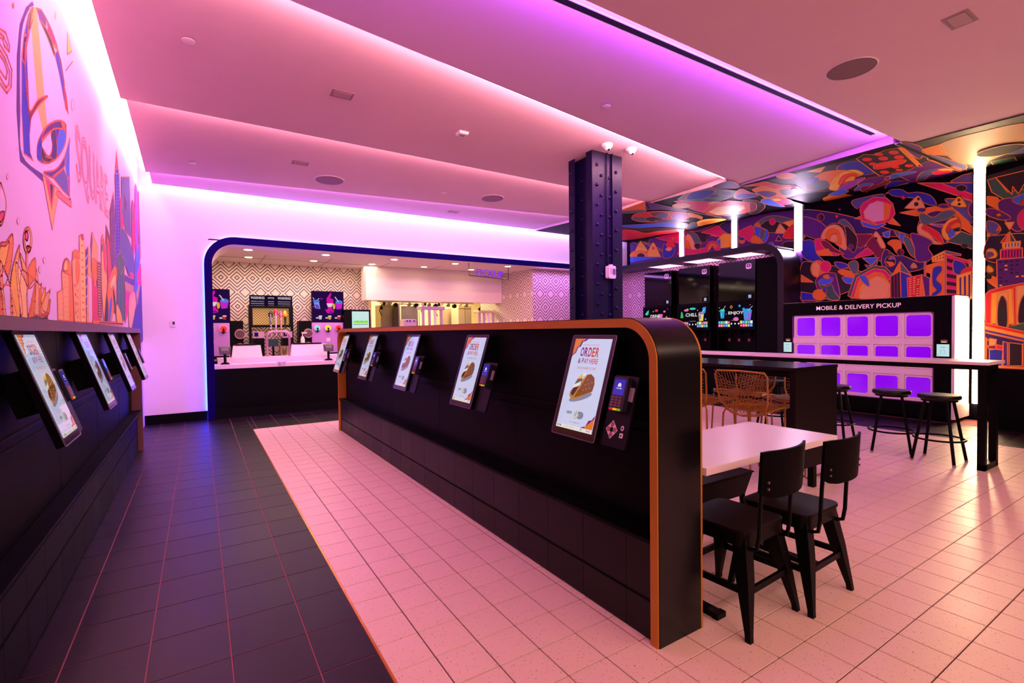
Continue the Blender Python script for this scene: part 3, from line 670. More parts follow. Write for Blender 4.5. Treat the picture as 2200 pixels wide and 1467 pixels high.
def wire_chair(label):
    "counter stool of bent gold wire; faces +x"
    t = thing('wire_chair', label, 'chair', group='gold wire chairs at the dark table')
    sw, zs, zb = .235, .72, 1.045
    q = G(); q.tube([(-.20, -.17, zs-.03), (-.25, -.225, zs+.06), (-.29, -.245, zb-.04), (-.295, -.22, zb-.005), (-.295, 0, zb+.002), (-.295, .22, zb-.005), (-.29, .245, zb-.04), (-.25, .225, zs+.06), (-.20, .17, zs-.03)], .0085, 8); q.obj('back_frame', gold, t, smooth=True)
    q = G(); q.tube([(-.20, -.19, zs-.02), (-.24, -.10, zs-.055), (-.25, 0, zs-.068), (-.24, .10, zs-.055), (-.20, .19, zs-.02), (.0, .225, zs+.01), (.17, .22, zs+.02), (.205, .19, zs+.01), (.21, 0, zs-.01), (.205, -.19, zs+.01), (.17, -.22, zs+.02), (0, -.225, zs+.01)], .0085, 8, True); q.obj('seat_frame', gold, t, smooth=True)
    def back(a, b):   # a 0..1 across, b 0..1 up: point on the back web
        y = -.24+.48*a; bow = .05*(1-(2*a-1)**2)
        return (-.235-.06*b-bow*.5*(1-b)-.02, y*(1-.15*(1-b)), zs-.045*(1-b)*(1-(2*a-1)**2)-.02*(1-b)+(zb-zs)*b)
    q = G(); n = 11
    for i in range(n):
        f = i/(n-1)
        q.tube([back(0+.0*f, 1-f*.95), back(.5, (1-f)*.62+.12), back(1, .75-f*.75)], .0020, 4)
        q.tube([back(1, 1-f*.95), back(.5, (1-f)*.55+.02), back(0, .75-f*.75)], .0020, 4)
    for i in range(8):
        f = i/7; q.tube([back(.04+.40*f, .98), back(.10+.5*f, .45), back(.25+.5*f, 0)], .0020, 4)
        q.tube([back(.96-.40*f, .98), back(.90-.5*f, .45), back(.75-.5*f, 0)], .0020, 4)
    q.obj('back_wires', gold, t)
    q = G()
    for i in range(17):
        f = i/16; y0 = -.215+.43*f
        q.tube([(-.23, y0*.9, zs-.055+.03*abs(2*f-1)), (-.05, y0, zs-.02), (.20, y0*.92, zs)], .0020, 4)
        q.tube([(-.23+.43*f, -.215, zs), (-.23+.43*f, 0, zs-.03), (-.23+.43*f, .215, zs)], .0020, 4)
    for i in range(9):
        f = i/8; q.tube([(-.23+.2*f, -.21, zs), (.2, .2-.2*f, zs)], .0020, 4); q.tube([(-.23+.2*f, .21, zs), (.2, -.2+.2*f, zs)], .0020, 4)
    q.obj('seat_wires', gold, t)
    for sy in (-1, 1):
        q = G(); q.tube([(-.22, sy*.10, zs-.06), (-.215, sy*.185, zs-.03), (-.225, sy*.205, zs-.07), (-.235, sy*.225, .10), (-.235, sy*.225, .03), (-.20, sy*.225, .010), (.19, sy*.225, .010), (.225, sy*.225, .03), (.225, sy*.225, .10), (.19, sy*.205, zs-.02)], .0085, 8); q.obj('leg', gold, t, smooth=True)
    q = G(); q.tube([(.215, -.22, .28), (.215, .22, .28)], .0085, 8); q.obj('foot_rail', gold, t, smooth=True)
    return t
w1 = wire_chair('gold wire chair seen from behind, in full view at the dark table'); w1.location = (4.24, 2.545, 0)
dup(w1, (4.24, 3.13, 0), 0, 'gold wire chair cut off by the edge of the black island')
dup(w1, (4.96, 2.62, 0), PI, 'gold wire chair half hidden behind the end panel of the dark table')
dup(w1, (5.02, 3.22, 0), PI, 'gold wire chair on the far side of the dark table, mostly hidden')
# ================================================================== drink station
fm = mat('drink_frame', (7, 4, 9), .36, spec=.4)
t = thing('drink_station', 'black rounded portal housing three drink machines on right wall', 'cabinet', (9.5, 7.2, 0))
def rev_arch(y0, y1, z1, r, n=10):
    return [(y0, 0)]+[(y0+r-r*math.cos(PI/2*i/n), z1-r+r*math.sin(PI/2*i/n)) for i in range(n+1)]+[(y1, z1)]
q = G(); q.band(rev_arch(5.03, 9.50, 3.04, .46), rev_arch(5.15, 9.50, 2.92, .35), 'x', 9.18, 9.79); q.obj('portal', fm, t, world=True, smooth=True)
q = G(); q.box(9.26, 9.79, 5.15, 9.84, .0, .80); q.obj('base_cabinet', black, t, world=True)
for k in range(4):
    q = G(); q.box(9.248, 9.262, 5.17+1.05*k, 6.20+1.05*k, .12, .78); q.obj('door', blackm, t, world=True)
q = G(); q.box(9.20, 9.79, 5.15, 9.84, .80, .835); q.obj('worktop', white, t, world=True)
q = G(); q.box(9.30, 9.775, 5.15, 5.63, .835, 2.78); q.obj('filler_panel', black, t, world=True)
q = G(); q.box(9.775, 9.79, 5.15, 9.85, .835, 2.93); q.obj('back_panel', diamond_mat('diamond_wallpaper_station', 'y', 7.0, 2.64, .33, .65, (214, 180, 200), (50, 20, 55)), t, world=True)
q = G(); q.box(9.20, 9.775, 5.16, 9.84, 2.925, 2.94); q.obj('soffit', mat('soffit_grey', (190, 160, 180), .7), t, world=True)
for i, (y0, y1) in enumerate(((7.70, 8.35), (6.66, 7.33), (5.72, 6.34))):
    l = thing('ceiling_light', 'flat pink glowing panel light over the %s drink machine' % ('farthest', 'middle', 'nearest')[i], 'lamp', (9.5, (y0+y1)/2, 2.92), group='panel lights over the drink machines')
    q = G(); q.box(9.24, 9.755, y0, y1, 2.915, 2.924); q.obj('diffuser', glow('panel_pink', (255, 170, 225), 2.6), l, world=True)
    q = G(); q.band([(9.225, y0-.015), (9.77, y0-.015), (9.77, y1+.015), (9.225, y1+.015)], [(9.24, y0), (9.755, y0), (9.755, y1), (9.24, y1)], 'z', 2.912, 2.925, True); q.obj('frame', white, l, world=True)
# machines
sb = glow('drink_screen_dark', (22, 12, 26), .6)
pal = [sb, glow('d_teal', (60, 215, 180), .9), glow('d_blue', (50, 160, 235), .9), glow('d_orange', (240, 150, 60), .9), glow('d_pink', (235, 110, 190), .9), glow('d_white', (240, 240, 250), .95),
       glow('d_lav', (150, 110, 220), .9), glow('d_yellow', (235, 225, 90), .9), glow('d_green', (60, 190, 90), .9), glow('d_red', (220, 60, 80), .9)]
gloss = mat('machine_gloss', (3, 2, 5), .07, spec=.25)
def machine(yc, word, label, variant):
    t = thing('drink_machine', label, 'drink dispenser', (9.5, yc, .835), group='self serve drink machines')
    q = G(); q.box(9.35, 9.77, yc-.41, yc+.41, 1.97, 2.79); q.obj('upper_cabinet', gloss, t, world=True, bevel=.006)
    q = G(); q.box(9.31, 9.77, yc-.43, yc+.43, 1.38, 1.965); q.obj('display_case', black, t, world=True, bevel=.006)
    q = G(); q.box(9.52, 9.77, yc-.43, yc+.43, .84, 1.38); q.obj('lower_body', black, t, world=True)
    q = G(); q.box(9.33, 9.77, yc-.43, yc+.43, .84, .88); dr = q.obj('drip_tray', blackm, t, world=True)
    for s in (-1, 1): q = G(); q.box(9.34, 9.52, yc+s*.405, yc+s*.43, .88, 1.38); q.obj('side_wing', black, t, world=True)
    for k, dy in enumerate((-.22, 0, .22)):
        q = G(); q.cyl((9.47, yc+dy, 1.36), (9.47, yc+dy, 1.24), .032, .018, 12); q.box(9.45, 9.53, yc+dy-.03, yc+dy+.03, 1.34, 1.38); n = q.obj('nozzle', blackm, t, world=True)
        q = G(); q.box(9.44, 9.448, yc+dy-.025, yc+dy+.025, 1.14, 1.20); q.obj('ice_lever', mat('lever_copper', (130, 70, 70), .4, .3), t, world=True)
    for dy in (-.30, .30): q = G(); q.box(9.325, 9.332, yc+dy-.05, yc+dy+.05, .86, .90); q.obj('tag_plate', mat('tag_mauve', (110, 60, 80), .5), t, world=True)
    # emblem on the upper cabinet, small status display
    ux = (0, -1, 0)
    def em(y, z, x=9.3485): return Vector((x, y, z))
    q = G(); q.cur = 0; q.add([em(yc-.27-a, 2.66+b) for a, b in rrect(-.06, .06, -.055, .055, .03, 4)], [tuple(range(20))])
    q.cur = 1; q.add([em(yc-.27-a, 2.672+b, 9.3480) for a, b in rrect(-.042, .042, -.03, .03, .02, 4)], [tuple(range(20))])
    q.cur = 0; q.add([em(yc-.27+.02*math.cos(2*PI*j/6), 2.672+.018*math.sin(2*PI*j/6), 9.3475) for j in range(6)], [tuple(range(6))])
    q.obj('emblem', [mat('emblem_pink', (235, 190, 235), .4, emit=(235, 190, 235), es=.15), mat('emblem_navy', (30, 18, 80), .4)], t, world=True)
    q = G(); q.box(9.340, 9.352, yc-.36, yc-.22, 2.0, 2.11); sd = q.obj('status_display', blackm, t, world=True)
    q = G(); q.box(9.3385, 9.340, yc-.33, yc-.27, 2.02, 2.085); o = q.obj('status_screen', glow('status_blue', (175, 185, 225), .8), t, world=True)
    # main screen
    q = G(); q.box(9.305, 9.311, yc-.395, yc+.395, 1.44, 1.925); so = q.obj('screen', sb, t, world=True)
    L = G()
    def sh(k, pts, i=0): L.cur = k; L.add([(9.3045-.0006*i, yc-a, 1.68+b) for a, b in pts], [tuple(range(len(pts)))])
    def el(k, cx, cz, rx, rz, i=0, n=14): sh(k, [(cx+rx*math.cos(2*PI*j/n), cz+rz*math.sin(2*PI*j/n)) for j in range(n)], i)
    kk = (1, 2, 4, 8, 7, 3, 5, 2, 6, 9)
    for c in range(14):
        if 5 <= c <= 8 and variant != 0: continue
        for r_ in range(2):
            x0 = -.385+.055*c; z0 = -.235+.065*r_; sh(kk[(c*3+r_*5+variant) % 10], [(x0, z0), (x0+.05, z0), (x0+.05, z0+.058), (x0, z0+.058)])
            sh(5, [(x0+.015, z0+.018), (x0+.034, z0+.018), (x0+.034, z0+.036), (x0+.015, z0+.036)], 1)
    for c in (-.08, 0, .08): el(5, c, -.17, .016, .018, 0)
    # cups, straws, scattered shapes
    def cup(x, z, w_, h, k1, k2): 
        sh(k1, [(x-w_*.7, z-h), (x+w_*.7, z-h), (x+w_, z+h), (x-w_, z+h)], 1); el(k2, x, z+h, w_, w_*.45, 2); sh(5, [(x+.01, z+h), (x+.02, z+h), (x+w_+.02, z+h+.09), (x+w_+.01, z+h+.09)], 3); sh(k2, [(x-w_*.6, z-h*.8), (x, z-h*.2), (x-w_*.2, z+h*.5), (x-w_*.8, z+h*.4)], 3)
    if variant == 2: cup(-.29, .03, .055, .085, 2, 1); cup(.27, -.01, .095, .095, 6, 2); el(4, .02, -.075, .06, .04, 1); el(2, .1, .19, .025, .025); sh(3, [(-.12, .175), (-.085, .215), (-.05, .175), (-.085, .135)]); sh(0, [(-.105, .175), (-.085, .197), (-.065, .175), (-.085, .153)], 1); el(2, .19, .12, .03, .03); el(8, -.36, .1, .012, .012); el(5, -.36, .17, .008, .008)
    elif variant == 1: cup(.22, -.01, .07, .085, 7, 6); sh(8, [(-.33, -.02), (-.25, -.02), (-.26, .06), (-.28, .12), (-.31, .12)]); el(4, -.17, .15, .065, .025); el(3, -.14, .17, .03, .02, 1); el(1, 0, .18, .085, .025); sh(2, [(.24, .06), (.33, .08), (.34, .2), (.26, .2)]); el(5, .13, .14, .01, .01); el(2, .33, -.06, .02, .02)
    else: sh(1, [(-.36, .1), (-.28, .18), (-.24, .2), (-.25, .1), (-.31, .07)]); sh(4, [(.03, -.02), (.17, -.02), (.19, .09), (.06, .09)]); el(4, .24, .15, .035, .025); el(9, .0, .18, .05, .03); el(5, -.1, .16, .012, .012); el(3, .3, .0, .02, .04); el(8, -.3, -.04, .04, .05)
    el(4, .33, .2, .01, .01); el(5, -.2, .03, .006, .006)
    L.obj('screen_picture', pal, so, world=True)
    q = G(); put_text(q, word, .078, (9.302, yc-(.02 if variant == 2 else -.03), 1.68+.045), ux, width={0: .30, 1: .30, 2: .34}[variant], bold=.02)
    if variant: put_text(q, 'TOUCH TO START', .012, (9.302, yc, 1.68-.10), ux, width=.16)
    q.obj('screen_lettering', c_wh, so, world=True)
    return t
machine(8.16, 'DRINK', 'drink machine whose screen reads DRINK', 0)
machine(7.13, 'CHILL', 'drink machine whose screen reads CHILL', 1)
machine(6.10, 'ENJOY', 'drink machine whose screen reads ENJOY', 2)
# ================================================================== pickup lockers
pinkw = mat('locker_white', (250, 228, 240), .35)
t = thing('pickup_locker', 'wide black locker unit with fifteen violet lit cubbies under MOBILE & DELIVERY PICKUP', 'locker', (9.45, 3.8, 0))
q = G(); q.box(9.17, 9.76, 2.60, 5.02, .05, 1.84); q.box(9.22, 9.76, 2.62, 5.0, 0, .05); q.obj('carcass', black, t, world=True)
q = G(); q.box(9.15, 9.172, 2.60, 2.80, .05, 1.86); q.box(9.15, 9.172, 4.85, 5.02, .05, 1.86); q.box(9.15, 9.172, 2.80, 4.85, 1.63, 1.86); q.box(9.15, 9.172, 2.80, 4.85, .05, .275); q.obj('front_panel', black, t, world=True)
q = G(); q.box(9.15, 9.77, 2.565, 2.60, .06, 1.862); q.box(9.15, 9.77, 2.565, 5.02, 1.852, 1.862); q.obj('side_panel', pinkw, t, world=True)
q = G(); q.band(rrect(2.80, 4.85, .272, 1.632, .05, 5), rrect(2.812, 4.838, .284, 1.62, .045, 5), 'x', 9.135, 9.152, True); q.obj('grid_edging', mat('violet_edge', (110, 40, 120), .4), t, world=True)
pur = mat('cubby_glass', (120, 20, 200), .12, emit=(140, 0, 255), es=.62, coat=.5, noise=.25, nscale=2.5)
ys = [2.99+.4075*i for i in range(5)]; zs_ = [(.335, .645), (.80, 1.107), (1.262, 1.585)]
q = G(); q.box(9.165, 9.18, 2.81, 4.84, .285, 1.62); q.obj('grid_back', pinkw, t, world=True)
q = G()
ye = [2.812]+[(ys[i]+ys[i+1])/2 for i in range(4)]+[4.838]
for i in range(5):
    q.box(9.140, 9.166, ys[i]-.193 if i else 2.812, ys[i]-.170, .285, 1.62); q.box(9.140, 9.166, ys[i]+.170, ys[i]+.193+(.02 if i < 4 else 0), .285, 1.62)
ze = [.285, .310, .672, .775, 1.132, 1.235, 1.612, 1.62]
for a, b in ((.285, .308), (.675, .772), (1.135, 1.232), (1.611, 1.62)): q.box(9.141, 9.166, 2.812, 4.838, a, b)
q.obj('grid_frame', pinkw, t, world=True)
for i, y in enumerate(ys):
    for (z0, z1) in zs_:
        q = G(); q.band(rrect(y-.166, y+.166, z0-.022, z1+.022, .012, 2), rrect(y-.152, y+.152, z0, z1, .035, 2), 'x', 9.150, 9.166, True); d = q.obj('door', pinkw, t, world=True)
        q = G(); q.prism(rrect(y-.155, y+.155, z0-.003, z1+.003, .035, 3), 'x', 9.158, 9.164); q.obj('window', pur, d, world=True)
q = G(); put_text(q, 'MOBILE & DELIVERY PICKUP', .070, (9.1485, 3.826, 1.747), (0, -1, 0), width=1.235, bold=.004); q.obj('header_lettering', mat('header_pink', (245, 200, 215), .4, emit=(245, 200, 215), es=.55), t, world=True)
for y, l in ((4.93, 'small backlit instruction card on the locker, left of the cubbies'), (2.69, 'small backlit instruction card on the locker, right of the cubbies')):
    t = thing('instruction_card', l, 'sign', (9.14, y, .98), group='instruction cards on the lockers')
    q = G(); q.box(9.125, 9.149, y-.085, y+.085, .965, 1.155); q.obj('holder', blackm, t, world=True)
    q = G(); q.box(9.1225, 9.125, y-.072, y+.072, .972, 1.148); cd_ = q.obj('card', glow('card_ice', (205, 240, 245), .85), t, world=True)
    q = G(); put_text(q, 'Welcome in.', .010, (9.1218, y, 1.105), (0, -1, 0), width=.055, bold=.03)
    q.tube([(9.1216, y+.03, 1.06), (9.1216, y-.02, 1.06), (9.1216, y-.025, 1.01), (9.1216, y+.025, 1.01), (9.1216, y+.03, 1.06)], .0015, 4)
    q.tube([(9.1216, y+.055-.02*math.cos(a), .985+.02*math.sin(a)) for a in (0, .6, 1.2, 1.8, 2.4, 3.1)], .0015, 4); q.obj('card_print', mat('ink_black', (20, 20, 25), .5), cd_, world=True)
    q = G(); q.hexa([(9.10, y-.05, 1.185), (9.10, y+.02, 1.185), (9.15, y+.02, 1.165), (9.15, y-.05, 1.165)], [(9.10, y-.05, 1.215), (9.10, y+.02, 1.215), (9.15, y+.02, 1.215), (9.15, y-.05, 1.215)]); h = q.obj('card_lamp', mat('lamp_silver', (170, 130, 140), .35, .5), t, world=True)
    q = G(); q.box(9.101, 9.146, y-.045, y+.015, 1.178, 1.183); q.obj('lamp_lens', glow('lamp_cream', (255, 235, 170), 2.0), h, world=True)
# ================================================================== murals: flat print on the walls and the ceiling
PAL = dict(K=(22, 8, 26), P=(84, 20, 120), B=(34, 44, 178), O=(240, 128, 24), Y=(248, 186, 50), R=(226, 30, 34), M=(226, 14, 104), T=(78, 108, 112), C=(240, 178, 104), D=(120, 12, 62),
    L=(56, 104, 222), W=(236, 172, 186), G=(48, 96, 78), N=(46, 20, 100), S=(84, 84, 150), V=(150, 60, 190), E=(200, 146, 100), F=(236, 120, 110), Z=(232, 196, 224), Q=(252, 206, 120))
KEYS = list(PAL); PM = [mat('print_'+k, PAL[k], .55) for k in KEYS]; PM.append(mat('print_line', (240, 140, 60), .5)); LN = len(KEYS)
PML = PM[:-1]+[mat('print_line_red', (226, 110, 80), .6)]
def mural(name, parent, ax, val, sgn, spec, lw, mats, i0=0, step=.0004, clip=None):
    g = G(); n = i0
    for line in spec.strip().splitlines():
        line = line.strip()
        if not line: continue
        if line[0] == '@': fx, fy, fs = [float(a) for a in line[1:].split()]; continue
        key, fl, rest = line.split(' ', 2)
        pts = [tuple(float(c) for c in a.split(',')) for a in rest.split()]
        if 'e' in fl:
            cx, cy = pts[0]; rx, ry = pts[1]; pts = [(cx+rx*math.cos(2*PI*j/22), cy+ry*math.sin(2*PI*j/22)) for j in range(22)]
        elif 's' in fl and 'l' not in fl: pts = smooth_pts(pts, 5)
        n += 1; d = val+sgn*(.0012+step*n)
        W3 = [Vector(P(fx+a/fs, fy+b/fs, ax, d)) for a, b in pts]
        if clip:
            i, lo, hi = clip
            for p in W3: p[i] = max(lo, min(hi, p[i]))
        if 'l' not in fl:
            g.cur = KEYS.index(key); g.add(W3, [tuple(range(len(W3)))])
        if 'n' in fl: continue
        g.cur = LN; off = Vector([sgn*.0002 if a == ax else 0 for a in 'xyz']); nrm = Vector([1. if a == ax else 0. for a in 'xyz'])
        k = len(W3)
        for j in range(k if 'l' not in fl or 'c' in fl else k-1):
            a, b = W3[j], W3[(j+1) % k]; dd = b-a
            if dd.length < 1e-4: continue
            dd.normalize(); s_ = nrm.cross(dd)*lw*.5; e = dd*lw*.4
            g.add([a-e-s_+off, b+e-s_+off, b+e+s_+off, a-e+s_+off], [(0, 1, 2, 3)])
    return g.obj(name, mats, parent, world=True)
def rows(key, n, x0, y0, x1, y1, x2, y2, x3, y3, f=.5, fl='pn'):
    "n bars filling the quad (x0,y0)-(x1,y1) top edge, (x3,y3)-(x2,y2) bottom edge"
    out = ''
    for i in range(n):
        a = i/n; b = (i+f)/n
        q = [(x0+(x3-x0)*a, y0+(y3-y0)*a), (x1+(x2-x1)*a, y1+(y2-y1)*a), (x1+(x2-x1)*b, y1+(y2-y1)*b), (x0+(x3-x0)*b, y0+(y3-y0)*b)]
        out += '%s %s ' % (key, fl)+' '.join('%.1f,%.1f' % p for p in q)+chr(10)
    return out
def grid(key, nc, nr, x0, y0, x1, y1, x2, y2, x3, y3, fx=.55, fy=.5, keep=1., seed=1):
    r = random.Random(seed); out = ''
    def bl(a, b): return ((x0*(1-a)+x1*a)*(1-b)+(x3*(1-a)+x2*a)*b, (y0*(1-a)+y1*a)*(1-b)+(y3*(1-a)+y2*a)*b)
    for i in range(nc):
        for j in range(nr):
            if r.random() > keep: continue
            a0, a1, b0, b1 = (i+.5-fx/2)/nc, (i+.5+fx/2)/nc, (j+.5-fy/2)/nr, (j+.5+fy/2)/nr
            out += key+' pn '+' '.join('%.1f,%.1f' % bl(a, b) for a, b in ((a0, b0), (a1, b0), (a1, b1), (a0, b1)))+chr(10)
    return out
